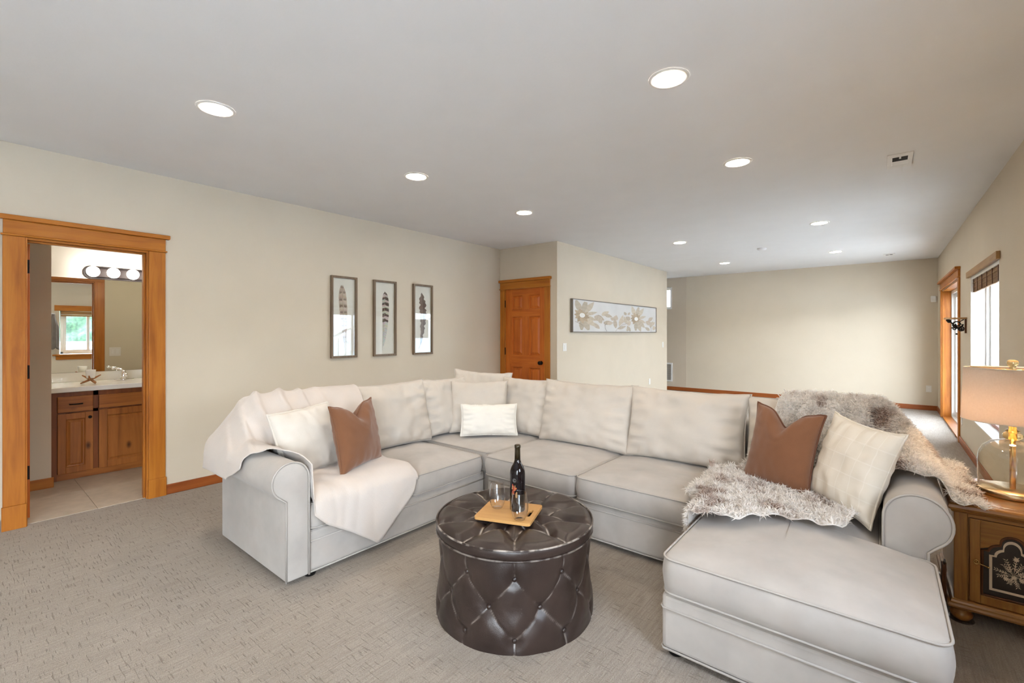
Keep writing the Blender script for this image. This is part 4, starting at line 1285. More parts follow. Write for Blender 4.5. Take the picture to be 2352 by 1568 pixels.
def rrect(x0, x1, y0, y1, r=0.05, step=0.035):
    pts = []
    def seg(a, b):
        L = math.hypot(b[0] - a[0], b[1] - a[1])
        k = max(1, int(L / step))
        for i in range(k):
            pts.append((lerp(a[0], b[0], i / k), lerp(a[1], b[1], i / k)))
    def corner(cx, cy, a0):
        for i in range(6):
            a = a0 + PI / 2 * i / 6
            pts.append((cx + r * math.cos(a), cy + r * math.sin(a)))
    corner(x1 - r, y0 + r, -PI / 2); seg((x1, y0 + r), (x1, y1 - r))
    corner(x1 - r, y1 - r, 0); seg((x1 - r, y1), (x0 + r, y1))
    corner(x0 + r, y1 - r, PI / 2); seg((x0, y1 - r), (x0, y0 + r))
    corner(x0 + r, y0 + r, PI); seg((x0 + r, y0), (x1 - r, y0))
    return pts
Z0, Z1 = 0.272, 0.418
cushion('seat_cushion', rrect(-3.25, -2.47, 1.252, 1.955), ((-2.95, 1.60), (-2.75, 1.60)), Z0, Z1, 0.045, 1)
cushion('seat_cushion', rrect(-3.25, -2.465, 1.962, 2.665), ((-2.95, 2.31), (-2.75, 2.31)), Z0 - 0.01, Z1 - 0.02, 0.062, 2)
cushion('seat_cushion', rrect(-3.25, -2.425, 2.685, 3.41), ((-2.9, 3.0), (-2.75, 3.1)), Z0, Z1 - 0.0, 0.045, 3)
cushion('seat_cushion', rrect(-2.41, -1.598, 2.605, 3.41), ((-2.0, 2.95), (-2.0, 3.1)), Z0, Z1, 0.05, 4)
cushion('seat_cushion', rrect(-1.588, -0.752, 2.605, 3.41), ((-1.17, 2.95), (-1.17, 3.1)), Z0, Z1, 0.05, 5)
# chaise cushion, T shaped to clear the arm
def chaise_outline():
    x0, x1, xi, y0, ym, y1, r = CX0 + 0.004, CX1 + 0.006, -0.012, CYF - 0.012, 2.565, 3.41, 0.05
    pts = []
    def seg(a, b, step=0.03):
        L = math.hypot(b[0] - a[0], b[1] - a[1])
        k = max(1, int(L / step))
        for i in range(k):
            pts.append((lerp(a[0], b[0], i / k), lerp(a[1], b[1], i / k)))
    def arc(cx, cy, rr, a0, a1):
        for i in range(6):
            a = lerp(a0, a1, i / 6)
            pts.append((cx + rr * math.cos(a), cy + rr * math.sin(a)))
    arc(x1 - r, y0 + r, r, -PI / 2, 0); seg((x1, y0 + r), (x1, ym - r))
    arc(x1 - r, ym - r, r, 0, PI / 2); seg((x1 - r, ym), (xi + 0.02, ym))
    seg((xi, ym + 0.02), (xi, y1 - r))
    arc(xi - r, y1 - r, r, 0, PI / 2); seg((xi - r, y1), (x0 + r, y1))
    arc(x0 + r, y1 - r, r, PI / 2, PI); seg((x0, y1 - r), (x0, y0 + r))
    arc(x0 + r, y0 + r, r, PI, 1.5 * PI); seg((x0 + r, y0), (x1 - r, y0))
    return pts
cushion('chaise_cushion', chaise_outline(), ((-0.33, 2.30), (-0.37, 3.0)), Z0, Z1 + 0.004, 0.062, 6, rings_top=14)

# pillows and back cushions
def pillow_mesh(w, h, t, seed, n=36, pinch=0.06, p=0.42, chop=0.0, wr=0.0045, sag=0.0, ear=0.0, slump=0.0, chopw=0.32):
    mb = MB()
    def surf(a, b, side):
        u, v = math.sin((a - .5) * PI), math.sin((b - .5) * PI)
        uu, vv = lerp(u, a * 2 - 1, .5), lerp(v, b * 2 - 1, .5)
        x = w / 2 * uu * (1 - pinch * (1 - vv * vv))
        z = h / 2 * vv * (1 - pinch * (1 - uu * uu))
        x *= 1 + ear * abs(uu * vv) ** 4
        z *= 1 + ear * abs(uu * vv) ** 4
        e = max(0.0, (1 - uu * uu) * (1 - vv * vv))
        th = t / 2 * e ** p * (1 + sag * (-vv))
        ns = noise.noise(Vector((uu * 2.3, vv * 2.3, seed * 3.1 + side * 7))) * wr * 1.8 + noise.noise(Vector((uu * 5.5 + vv * 1.5, vv * 4.5, seed * 5.7 + side * 3))) * wr
        # gathered wrinkles running in from the seams
        edge = max(abs(uu), abs(vv))
        al = uu if abs(vv) > abs(uu) else vv
        gather = math.sin(al * 19 + seed + 2.5 * noise.noise(Vector((al * 3, edge * 2, seed)))) * wr * 0.9 * smooth01((edge - 0.45) / 0.4) * (1 - smooth01((edge - 0.93) / 0.07))
        y = side * (th + (ns + gather) * min(1, e * 6))
        if chop:
            g = math.exp(-(uu / chopw) ** 2) * smooth01((vv + 0.35) / 1.35)
            z -= chop * g
            y *= 1 + 0.35 * g
        z -= slump * (1 - uu * uu) * smooth01((vv + 1) / 2) + 0.006 * noise.noise(Vector((uu * 4, seed, 0))) * (vv > 0.8)
        return (x, y, z + h / 2)
    mb.grid(lambda a, b: surf(a, b, -1), n, n)
    mb.grid(lambda a, b: surf(a, b, 1), n, n, flip=True)
    edge = []
    m = 30
    for i in range(m): edge.append(surf(i / m, 0, -1))
    for i in range(m): edge.append(surf(1, i / m, -1))
    for i in range(m): edge.append(surf(1 - i / m, 1, -1))
    for i in range(m): edge.append(surf(0, 1 - i / m, -1))
    return mb, edge
def place(o, loc, rz, tilt, roll=0.0):
    o.location = loc
    M = Matrix.Rotation(R(rz), 4, 'Z') @ Matrix.Rotation(R(-tilt), 4, 'X') @ Matrix.Rotation(R(roll), 4, 'Y')
    o.rotation_euler = M.to_euler()
def back_cushion(loc, rz, tilt, w, h, t, seed, roll=0.0, **k):
    mb, edge = pillow_mesh(w, h, t, seed, **k)
    o = finish('back_cushion', mb, m_linen, (0, 0, 0))
    o.parent = sofa
    place(o, Vector(loc) - wloc(sofa), rz, tilt, roll)
    e = MB().tube(edge, 0.0045, 6, True)
    q = finish('piping', e, m_linen, (0, 0, 0))
    q.parent = o
    return o
BK = dict(pinch=0.045, p=0.30, wr=0.0105, sag=0.18, ear=0.03)
back_cushion((-1.935, 3.295, 0.43), 0, 13, 0.86, 0.53, 0.24, 1, **BK)
back_cushion((-1.12, 3.29, 0.435), 0, 13, 0.84, 0.525, 0.25, 2, **BK)
back_cushion((-0.34, 3.30, 0.43), 0, 13, 0.74, 0.52, 0.25, 3, **BK)
back_cushion((-3.125, 2.30, 0.43), 90, 13, 0.76, 0.53, 0.24, 4, **BK)
back_cushion((-3.125, 1.585, 0.43), 90, 13, 0.70, 0.50, 0.24, 5, **BK)
back_cushion((-3.13, 2.90, 0.44), 84, 10, 0.52, 0.51, 0.22, 6, **BK)
back_cushion((-2.60, 3.34, 0.43), 4, 14, 0.60, 0.52, 0.20, 7, **BK)
back_cushion((-3.04, 3.22, 0.45), 45, 12, 0.56, 0.55, 0.20, 8, roll=5, **BK)

def throw_pillow(name, label, loc, rz, tilt, w, h, t, seed, mat, pmat=None, roll=0, pr=0.004, fringe=False, **k):
    mb, edge = pillow_mesh(w, h, t, seed, **k)
    o = finish(name, mb, mat, (0, 0, 0))
    tag(o, label, 'pillow', 'throw pillows on the sectional sofa')
    place(o, loc, rz, tilt, roll)
    if pmat:
        e = MB().tube(edge, pr, 6, True)
        q = finish('edge_piping', e, pmat, (0, 0, 0))
        q.parent = o
    if fringe:
        fm_ = MB()
        for i in range(0, len(edge)):
            a, b_ = Vector(edge[i]), Vector(edge[(i + 1) % len(edge)])
            for s_ in (0.0, 0.5):
                c_ = a.lerp(b_, s_)
                fm_.sphere(c_, 0.0075, 6, 4)
        q = finish('pompom_trim', fm_, mat, (0, 0, 0))
        q.parent = o
    return o
throw_pillow('square_pillow', 'square oatmeal pillow leaning in the sofa corner behind the white lumbar pillow', (-2.87, 3.04, 0.465), 43, 16, 0.53, 0.47, 0.19, 11, m_linen, m_linen, p=0.36, pinch=0.05)
throw_pillow('lumbar_pillow', 'small white rectangular lumbar pillow with bobble trim in the sofa corner', (-2.71, 3.00, 0.465), 43, 14, 0.50, 0.27, 0.13, 12, m_white_fab, None, fringe=True, p=0.4, pinch=0.05)
throw_pillow('cream_pillow', 'plain cream linen pillow against the left arm of the sofa', (-2.80, 1.46, 0.49), 100, 20, 0.44, 0.42, 0.17, 13, m_cream, m_cream, roll=-3, pr=0.007)
throw_pillow('brown_pillow', 'rust brown pillow with pinched top beside the plain cream pillow', (-2.68, 1.715, 0.487), 112, 12, 0.42, 0.42, 0.18, 14, m_brown, m_brown, chop=0.085, pr=0.006, ear=0.06, pinch=0.07, wr=0.0025)
throw_pillow('brown_pillow', 'rust brown pillow with pinched top beside the checked cream pillow on the chaise', (-0.475, 2.90, 0.505), -20, 14, 0.36, 0.445, 0.17, 15, m_brown, m_brown_pipe, chop=0.09, pr=0.006, ear=0.04, roll=4, pinch=0.07, wr=0.003)
throw_pillow('checked_pillow', 'cream pillow with raised windowpane check against the right sofa arm', (-0.185, 2.80, 0.495), -42, 18, 0.38, 0.445, 0.17, 16, m_plaid, m_plaid, roll=6, pr=0.005, ear=0.05)

# ------------------------------------------------------------------ draped throws
def polyline(pts):
    L = [0.0]
    for a, b in zip(pts, pts[1:]):
        L.append(L[-1] + math.hypot(b[0] - a[0], b[1] - a[1]))
    return L
def at_len(pts, L, s):
    s = max(0.0, min(L[-1], s))
    for i in range(len(pts) - 1):
        if s <= L[i + 1]:
            t = (s - L[i]) / max(1e-9, L[i + 1] - L[i])
            return lerp(pts[i][0], pts[i + 1][0], t), lerp(pts[i][1], pts[i + 1][1], t)
    return pts[-1]
def chaikin(pts, k=2):
    for _ in range(k):
        q = [pts[0]]
        for a, b in zip(pts, pts[1:]):
            q += [(lerp(a[0], b[0], .25), lerp(a[1], b[1], .25)), (lerp(a[0], b[0], .75), lerp(a[1], b[1], .75))]
        pts = q + [pts[-1]]
    return pts
def linear(pts, x):
    if x <= pts[0][0]: return pts[0][1]
    for (x0, y0), (x1, y1) in zip(pts, pts[1:]):
        if x <= x1: return lerp(y0, y1, (x - x0) / (x1 - x0))
    return pts[-1][1]

# cream throw over the left end of the sofa
TP = chaikin([(-3.475, 0.66), (-3.47, 0.78), (-3.40, 0.86), (-3.30, 0.945), (-3.20, 0.955), (-3.09, 0.87), (-2.975, 0.70), (-2.955, 0.55), (-2.90, 0.49), (-2.75, 0.487), (-2.60, 0.477), (-2.50, 0.462), (-2.447, 0.425), (-2.438, 0.36), (-2.438, 0.20), (-2.438, 0.03)])
TL_ = polyline(TP)
def s_of_front(z):
    # path length where the hanging flap reaches height z
    for i in range(len(TP) - 1, 0, -1):
        if TP[i - 1][0] > -2.5 and TP[i - 1][1] >= z >= TP[i][1]:
            t = (TP[i - 1][1] - z) / max(1e-9, TP[i - 1][1] - TP[i][1])
            return lerp(TL_[i - 1], TL_[i], t)
    return TL_[-1]
FLAP = [(1.24, 0.375), (1.27, 0.345), (1.33, 0.285), (1.47, 0.20), (1.62, 0.095), (1.665, 0.062), (1.70, 0.085), (1.78, 0.155), (1.90, 0.255), (1.955, 0.31), (1.97, 0.38)]
def arm_z(y):
    d = (y - 1.148) / 0.118
    return 0.572 + 0.118 * math.sqrt(max(0.0, 1 - d * d)) if abs(d) < 1 else 0.572
TOPZ = [(-3.475, 0.70), (-3.46, 0.79), (-3.40, 0.86), (-3.30, 0.935), (-3.20, 0.945), (-3.09, 0.87), (-2.99, 0.70), (-2.93, 0.50), (-2.4, 0.47)]
def throw_pt(a, b):
    y = lerp(0.955, 1.99, b)
    if y < 1.25:
        xl = piecewise([(0.955, -3.02), (1.04, -2.84), (1.12, -2.72), (1.20, -2.60), (1.25, -2.46)], y)
        x = lerp(-3.475 + 0.06 * smooth01((1.1 - y) / 0.1), xl, a)
        az = arm_z(max(y, 1.034)) + 0.004
        bz = linear(TOPZ, x)
        k = smooth01((y - 1.06) / 0.17)
        z = max(az, lerp(az, bz, k)) if bz > az else az
        if y < 1.034:
            drop = 1.034 - y
            z = 0.575 - drop * 1.1
            y = 1.030 - drop * 0.12
    else:
        s = a * s_of_front(linear(FLAP, min(y, 1.97)))
        x, z = at_len(TP, TL_, s)
        y += piecewise([(-3.5, 0.02), (-3.2, 0.0), (-2.95, -0.04), (-2.7, -0.07), (-2.5, -0.02), (-2.4, 0.0)], x) * smooth01((y - 1.5) / 0.4)
        if y < 1.267 and x < -2.5:
            z = max(z, lerp(arm_z(y), z, smooth01((y - 1.25) / 0.017)))
    f = noise.noise(Vector((x * 3 + z * 3, y * 5, 1.7))) * 0.010 + noise.noise(Vector((x * 9 + y * 7, z * 8 - y * 3, 4.2))) * 0.005
    # folds falling diagonally from the back towards the arm
    wgt = smooth01((1.80 - y) / 0.4) * smooth01((-2.70 - x) / 0.2) * smooth01((z - 0.5) / 0.1)
    fold = math.sin((y * 1.0 + x * 0.30 + z * 0.50) * 44 + 3.5 * noise.noise(Vector((y * 3, z * 2.5, x * 2))))
    f += 0.018 * wgt * max(0.0, fold) ** 2 * smooth01((x + 3.36) / 0.12) + 0.004 * wgt * fold
    seatw = smooth01((x + 2.95) / 0.1) * smooth01((1.75 - y) / 0.3)
    f += 0.004 * seatw * math.sin((y * 1.4 - x * 0.6 + z * 0.3) * 26 + 4 * noise.noise(Vector((x * 4, y * 4, z * 3))))
    top = smooth01((-2.45 - x) / 0.1)
    return (x + abs(f) * 0.9 * (1 - top) + f * 0.6 * top * (z > 0.55) + 0.004, y, z + (f + 0.008) * top + 0.006)
tm = MB().grid(throw_pt, 90, 110)
# orientation: outside up
single('cream_throw', tm, m_throw, 'cream knit throw draped over the left end of the sofa and its seat', 'throw', solid=0.006, origin=(-2.8, 1.6, 0.45))

# faux fur throw over the right end
FP = chaikin([(3.665, 0.55), (3.66, 0.74), (3.60, 0.87), (3.50, 0.955), (3.41, 0.975), (3.31, 0.94), (3.20, 0.82), (3.13, 0.66), (3.10, 0.54), (3.02, 0.512), (2.80, 0.508), (2.60, 0.505), (2.40, 0.50), (2.15, 0.49)])
FL_ = polyline(FP)
FEND = [(-0.85, 2.36), (-0.76, 2.30), (-0.70, 2.26), (-0.634, 2.30), (-0.52, 2.30), (-0.46, 2.38), (-0.362, 2.46), (-0.30, 2.44), (-0.244, 2.48), (-0.18, 2.44), (-0.13, 2.50), (-0.10, 2.68), (-0.075, 2.80), (-0.05, 2.86)]
def s_of_y(yv):
    for i in range(1, len(FP)):
        if FP[i][0] <= yv <= FP[i - 1][0] and FP[i][1] < 0.6:
            t = (FP[i - 1][0] - yv) / max(1e-9, FP[i - 1][0] - FP[i][0])
            return lerp(FL_[i - 1], FL_[i], t)
    return FL_[-1]
def arm_zr(x):
    d = (x - 0.112) / 0.13
    return 0.572 + 0.13 * math.sqrt(max(0.0, 1 - d * d)) if abs(d) < 1 else 0.572
def fur_pt(a, b):
    x = lerp(-0.86, 0.35, b)
    s0 = piecewise([(-0.70, s_of_y(3.06)), (-0.56, s_of_y(3.06) - 0.25), (-0.44, 0.0)], x)
    s1 = s_of_y(linear(FEND, x)) if x < -0.05 else lerp(s_of_y(2.7), FL_[-1] * 0.80, 0.0)
    if x >= -0.05:
        s1 = None
    if s1 is not None:
        y, z = at_len(FP, FL_, lerp(s0, s1, a))
        if x > -0.10 and z < 0.72 and y > 2.76:
            z = lerp(z, max(z, 0.70), smooth01((x + 0.10) / 0.05) * smooth01((y - 2.76) / 0.06))
    else:
        y = lerp(3.665, 2.83 + 0.03 * math.sin(x * 40), a)
        bz = linear([(2.8, 0.70), (3.1, 0.72), (3.25, 0.84), (3.41, 0.97), (3.5, 0.955), (3.6, 0.87), (3.665, 0.60)], y)
        az = arm_zr(min(x, 0.238)) + 0.012
        k = smooth01((x + 0.02) / 0.24)
        z = max(az, lerp(bz, az, k)) if y < 3.64 else lerp(bz, az, k)
        if x > 0.238:
            z = min(z, 0.63) - (x - 0.238) * 0.25
    if x < -0.735 and y < 3.05:
        dz = (-0.735 - x)
        if y < 2.60:
            z -= dz * 1.3
            x = -0.742 - dz * 0.25
        else:
            z -= dz * 0.35
    n_ = 0.020 * abs(noise.noise(Vector((x * 9, y * 6, z * 6)))) + 0.008 * noise.noise(Vector((x * 20, y * 18, z * 18)))
    ridge = 0.5 + 0.5 * math.sin((x * 0.9 + y * 0.35 - z * 0.35) * 62 + 2.2 * noise.noise(Vector((x * 4, y * 4, z * 4))))
    n_ += 0.016 * ridge
    return (x, y - (0.8 * n_ if (0.53 < z < 0.94 and y < 3.4 and x < 0.0) else 0.0), z + n_ * 0.8 + 0.006)
fo = thing('faux_fur_throw', (-0.2, 3.0, 0.5), 'shaggy cream and taupe faux fur throw over the chaise and right arm', 'throw')
NA, NB = 110, 110
fb = MB().grid(fur_pt, NA, NB)
fur_in, fur_out = (0.44, 0.31, 0.25), (0.98, 0.95, 0.92)
def fur_mix(p):
    q = noise.noise(Vector((p[0] * 7.5, p[1] * 5.0, p[2] * 5.0 + 3))) * 0.8 + noise.noise(Vector((p[0] * 19, p[1] * 17, p[2] * 17))) * 0.45
    return smooth01((q + 0.50) / 0.44)
for i, fc in enumerate(fb.f):
    p_ = fb.v[fc[0]]
    m_ = fur_mix(p_)
    fb.c[i] = [lerp(x_, y_, 0.25 + 0.75 * m_) for x_, y_ in zip(fur_in, fur_out)]
part('backing', fb, m_fur, fo, solid=0.004)
hm = MB()
rnd = random.Random(21)
GV = fb.v
hv, hf, hc = [], [], []
for k in range(64000):
    i, j = rnd.randrange(NA - 1), rnd.randrange(NB - 1)
    a_, b_ = rnd.random(), rnd.random()
    p00, p10, p01 = Vector(GV[j * NA + i]), Vector(GV[j * NA + i + 1]), Vector(GV[(j + 1) * NA + i])
    p11 = Vector(GV[(j + 1) * NA + i + 1])
    e1, e2 = p10 - p00, p01 - p00
    cr = e1.cross(e2)
    ar = cr.length
    if ar < 1e-9 or rnd.random() > min(1.0, ar / 0.00012):
        continue
    p = p00.lerp(p10, a_).lerp(p01.lerp(p11, a_), b_)
    n_ = cr / ar
    if n_.z < -0.05 or (abs(n_.z) < 0.2 and n_.y > 0.3 and p.y < 3.5):
        n_ = -n_
    cl = Vector((noise.noise(p * 26), noise.noise(p * 26 + Vector((9, 3, 1))), noise.noise(p * 26 + Vector((2, 8, 5)))))
    d = (n_ * 0.75 + cl * 0.9 + Vector((rnd.gauss(0, .38), rnd.gauss(0, .38) - 0.12, rnd.gauss(0, .3) - 0.10))).normalized()
    ln = rnd.uniform(0.020, 0.042)
    side = d.cross(Vector((rnd.gauss(0, 1), rnd.gauss(0, 1), rnd.gauss(0, 1)))).normalized() * rnd.uniform(0.0016, 0.0032)
    mid = p + d * ln * 0.55
    tip = p + (d + Vector((rnd.gauss(0, .25), rnd.gauss(0, .25), -0.25))).normalized() * ln
    q = len(hv)
    hv += [p - side, p + side, mid + side * 0.8, mid - side * 0.8, tip]
    hf += [(q, q + 1, q + 2, q + 3), (q + 3, q + 2, q + 4)]
    m_ = fur_mix(p)
    w_ = rnd.uniform(0.8, 1.1)
    root = [lerp(x_, y_, m_) * w_ * 0.92 for x_, y_ in zip(fur_in, fur_out)]
    tipc = [lerp(x_, y_, min(1, m_ * 0.75 + 0.38)) * w_ for x_, y_ in zip(fur_in, fur_out)]
    hc += [root, tipc]
hm.v = [tuple(x) for x in hv]; hm.f = hf; hm.c = hc; hm.s = [False] * len(hf)
ho = part('fur_pile', hm, m_fur, fo, weld=False)
ho['kind'] = 'stuff'

# ------------------------------------------------------------------ tufted ottoman
OC, OR = Vector((-1.46, 1.81, 0)), 0.386
ot = thing('tufted_ottoman', OC, 'round dark brown leather tufted storage ottoman', 'ottoman')
TH0 = math.atan2(-1.81, 1.46)
STEP = 2 * PI / 10
BR = [(0.307, 0.0), (0.178, 0.5), (0.052, 0.0)]
def seg_d(px, pz, ax, az, bx, bz):
    dx, dz = bx - ax, bz - az
    t = max(0, min(1, ((px - ax) * dx + (pz - az) * dz) / (dx * dx + dz * dz)))
    return math.hypot(px - ax - t * dx, pz - az - t * dz)
W_ = STEP * OR
SEGS = []
for k in range(-2, 3):
    for (z0, o0), (z1, o1) in ((BR[0], BR[1]), (BR[2], BR[1])):
        for dlt in (-0.5, 0.5):
            SEGS.append((k * W_, z0, (k + dlt) * W_, z1))
    SEGS.append((k * W_, BR[0][0], k * W_, 0.40))
    SEGS.append((k * W_, BR[2][0], k * W_, 0.0))
def body_r(z):
    return piecewise([(0.0, OR + 0.008), (0.06, OR + 0.004), (0.2, OR - 0.012), (0.36, OR - 0.010), (0.398, OR - 0.012)], z)
mbq = MB()
NT, NZ = 360, 64
vals = []
wearg = []
for j in range(NZ):
    z = 0.398 * j / (NZ - 1)
    for i in range(NT):
        th = 2 * PI * i / NT
        ph = (th / STEP + 0.5) % 1.0 - 0.5          # -0.5..0.5 around a row-1 button
        px = ph * W_
        d = min(seg_d(px, z, *sg) for sg in SEGS)
        db = min([math.hypot(px - (k + o) * W_, z - zb) for zb, o in BR for k in (-1, 0, 1)])
        r = body_r(z) + 0.005 * smooth01(d / 0.055) * smooth01(z / 0.05) - 0.003 * math.exp(-(d / 0.006) ** 2) - 0.014 * math.exp(-(db / 0.030) ** 2)
        r += 0.004 * noise.noise(Vector((math.cos(th) * 5, math.sin(th) * 5, z * 9)))
        a = TH0 + th
        vals.append((OC.x + r * math.cos(a), OC.y + r * math.sin(a), z))
        wearg.append(math.exp(-(d / 0.0026) ** 2) * 0.26)
fcs = []
for j in range(NZ - 1):
    for i in range(NT):
        q = (j * NT + i, j * NT + (i + 1) % NT, (j + 1) * NT + (i + 1) % NT, (j + 1) * NT + i)
        fcs.append(q)
mbq.add(vals, fcs, True)
mbq.c = [[(wearg[v_], 0, 0) for v_ in f_] for f_ in fcs]
part('body', mbq, m_leather, ot, weld=False)
for zb, o in BR:
    for k in range(10):
        a = TH0 + (k + o) * STEP
        r = body_r(zb) - 0.016
        part('button', MB().lathe_axis([(0.0115, 0), (0.0115, 0.003), (0.009, 0.007), (0.002, 0.009)], 12, OC + Vector((r * math.cos(a), r * math.sin(a), zb)), (math.cos(a), math.sin(a), 0)), m_leather, ot)
# lid
LR = OR + 0.006
RB = [(0.275, 10, 0.0), (0.165, 10, 0.5), (0.065, 5, 0.0)]
btn = [(r * math.cos((k + o) * 2 * PI / n), r * math.sin((k + o) * 2 * PI / n)) for r, n, o in RB for k in range(n)]
crs = []
def ringpt(r, ang): return (r * math.cos(ang), r * math.sin(ang))
for k in range(10):
    A = k * STEP
    crs.append((*ringpt(0.275, A), *ringpt(LR - 0.012, A)))
    for dlt in (-0.5, 0.5):
        crs.append((*ringpt(0.275, A), *ringpt(0.165, A + dlt * STEP)))
    crs.append((*ringpt(0.165, A + STEP / 2), *ringpt(0.065, round((A + STEP / 2) / (2 * STEP)) * 2 * STEP)))
lm = MB()
NR = 70
lv, lw = [], []
for j in range(NR):
    rr = LR * (1 - j / (NR - 1)) ** 0.9 if j < NR - 1 else 0.0005
    for i in range(NT):
        th = 2 * PI * i / NT
        x, y = rr * math.cos(th), rr * math.sin(th)
        d = min(seg_d(x, y, *c_) for c_ in crs)
        db = min(math.hypot(x - bx_, y - by_) for bx_, by_ in btn)
        edge = math.exp(-((LR - rr) / 0.012) ** 2)
        z = 0.447 + 0.016 * smooth01(d / 0.05) * smooth01((LR - rr) / 0.04) - 0.004 * math.exp(-(d / 0.008) ** 2) - 0.013 * math.exp(-(db / 0.028) ** 2) - 0.006 * edge
        z += 0.003 * noise.noise(Vector((x * 11, y * 11, 2)))
        lv.append((OC.x + rr * math.cos(TH0 + th), OC.y + rr * math.sin(TH0 + th), z))
        lw.append(math.exp(-(d / 0.0032) ** 2) * 0.9)
lf = [(j * NT + i, j * NT + (i + 1) % NT, (j + 1) * NT + (i + 1) % NT, (j + 1) * NT + i) for j in range(NR - 1) for i in range(NT)]
lm.add(lv, lf, True)
lm.c = [[(lw[v_], 0, 0) for v_ in f_] for f_ in lf]
lid = part('lid', lm, m_leather, ot, weld=False)
rm = MB().lathe([(LR - 0.012, 0.392), (LR - 0.002, 0.398), (LR + 0.004, 0.415), (LR + 0.002, 0.436), (LR, 0.441)], 120, OC, True, False)
rm.c = [(0, 0, 0)] * len(rm.f)
part('lid_rim', rm, m_leather, ot)
for zz_, rr_, wv in ((0.443, LR + 0.001, 0.55), (0.397, LR + 0.0, 0.25)):
    tb = MB().tube([(OC.x + rr_ * math.cos(2 * PI * i / 120), OC.y + rr_ * math.sin(2 * PI * i / 120), zz_) for i in range(120)], 0.0045, 8, True)
    tb.c = [(wv if 0.2 + noise.noise(Vector((i * 0.013, 0, zz_))) > 0 else 0.1, 0, 0) for i in range(len(tb.f))]
    part('welt', tb, m_leather, ot)
part('base_plate', MB().lathe([(0.36, 0.0), (0.37, 0.02)], 60, OC), m_black, ot)

# cutting board
ang = R(21)
BC = Vector((-1.457, 1.765, 0.4645))
def brot(x, y, z):
    return (BC.x + x * math.cos(ang) - y * math.sin(ang), BC.y + x * math.sin(ang) + y * math.cos(ang), BC.z + z)
bw, bh = 0.142, 0.124
def rr2(x0, x1, y0, y1, r, n=6):
    out = []
    for cx, cy, a0 in ((x1 - r, y0 + r, -PI / 2), (x1 - r, y1 - r, 0), (x0 + r, y1 - r, PI / 2), (x0 + r, y0 + r, PI)):
        for i in range(n + 1):
            a = a0 + PI / 2 * i / n
            out.append((cx + r * math.cos(a), cy + r * math.sin(a)))
    return out
outer = rr2(-bw, bw, -bh, bh, 0.016)
inner = rr2(0.098, 0.118, -0.042, 0.042, 0.0095)
cb = bmesh.new()
def loop_edges(pts, z):
    vs = [cb.verts.new((x, y, z)) for x, y in pts]
    return vs, [cb.edges.new((vs[i], vs[(i + 1) % len(vs)])) for i in range(len(vs))]
for z in (0.0, 0.014):
    vo, eo = loop_edges(outer, z)
    vi, ei = loop_edges(inner, z)
    bmesh.ops.triangle_fill(cb, use_beauty=True, edges=eo + ei)
    if z == 0.0: b0 = (vo, vi)
    else: b1_ = (vo, vi)
for lo, hi in zip(b0, b1_):
    for i in range(len(lo)):
        cb.faces.new((lo[i], lo[(i + 1) % len(lo)], hi[(i + 1) % len(lo)], hi[i]))
bmesh.ops.recalc_face_normals(cb, faces=cb.faces)
cme = bpy.data.meshes.new('cutting_board')
cb.to_mesh(cme); cb.free()
cme.materials.append(m_bamboo_wood)
co = bpy.data.objects.new('cutting_board', cme)
COL.objects.link(co)
co.location = BC
co.rotation_euler = (0, 0, ang)
bv = co.modifiers.new('bevel', 'BEVEL'); bv.width = 0.003; bv.segments = 2; bv.limit_method = 'ANGLE'
tag(co, 'light bamboo cutting board with slot handle on the ottoman', 'cutting board')
TZ = BC.z + 0.0142

# wine bottle
bp = Vector((-1.432, 1.80, TZ))
bo = thing('wine_bottle', bp, 'dark glass wine bottle standing on the bamboo board', 'bottle')
part('glass_body', MB().lathe([(0.030, 0.004), (0.036, 0.0), (0.0385, 0.006), (0.0385, 0.185), (0.037, 0.20), (0.031, 0.218), (0.020, 0.236), (0.0155, 0.25), (0.0145, 0.262)], 40, bp), m_bottle, bo)
part('capsule', MB().lathe([(0.0150, 0.255), (0.0142, 0.30), (0.0142, 0.312), (0.0158, 0.314), (0.0158, 0.326), (0.0125, 0.329), (0.002, 0.329)], 28, bp), m_foil, bo, 'dark foil capsule')
la = math.atan2(-1.8, 1.43) - 0.42
def on_bottle(da, z, r=0.0389):
    return (bp.x + r * math.cos(la + da), bp.y + r * math.sin(la + da), bp.z + z)
part('ring_emblem', MB().tube([on_bottle(0.22 * math.cos(2 * PI * i / 24), 0.158 + 0.0085 * math.sin(2 * PI * i / 24)) for i in range(24)], 0.0006, 5, True)
     .tube([on_bottle(0.11 * math.cos(0.7 + 5.0 * i / 16), 0.158 + 0.0045 * math.sin(0.7 + 5.0 * i / 16)) for i in range(17)], 0.0007, 5), m_blackink, bo, 'grey ring emblem')
pm = MB()
rnd = random.Random(5)
for i in range(26):
    da, z = rnd.uniform(-0.35, 0.35), rnd.uniform(0.075, 0.132)
    w, h_ = rnd.uniform(0.05, 0.13), rnd.uniform(0.004, 0.011)
    pm.col = rnd.choice([(0.45, 0.06, 0.02), (0.60, 0.14, 0.03), (0.30, 0.03, 0.02), (0.35, 0.20, 0.08)])
    rr_ = 0.0388 + 0.00003 * i
    pm.add([on_bottle(da + w * math.cos(2 * PI * q / 10), z + h_ * math.sin(2 * PI * q / 10), rr_) for q in range(10)], [tuple(range(10))])
part('label_print', pm, m_print, bo, 'red and orange printed label', weld=False)

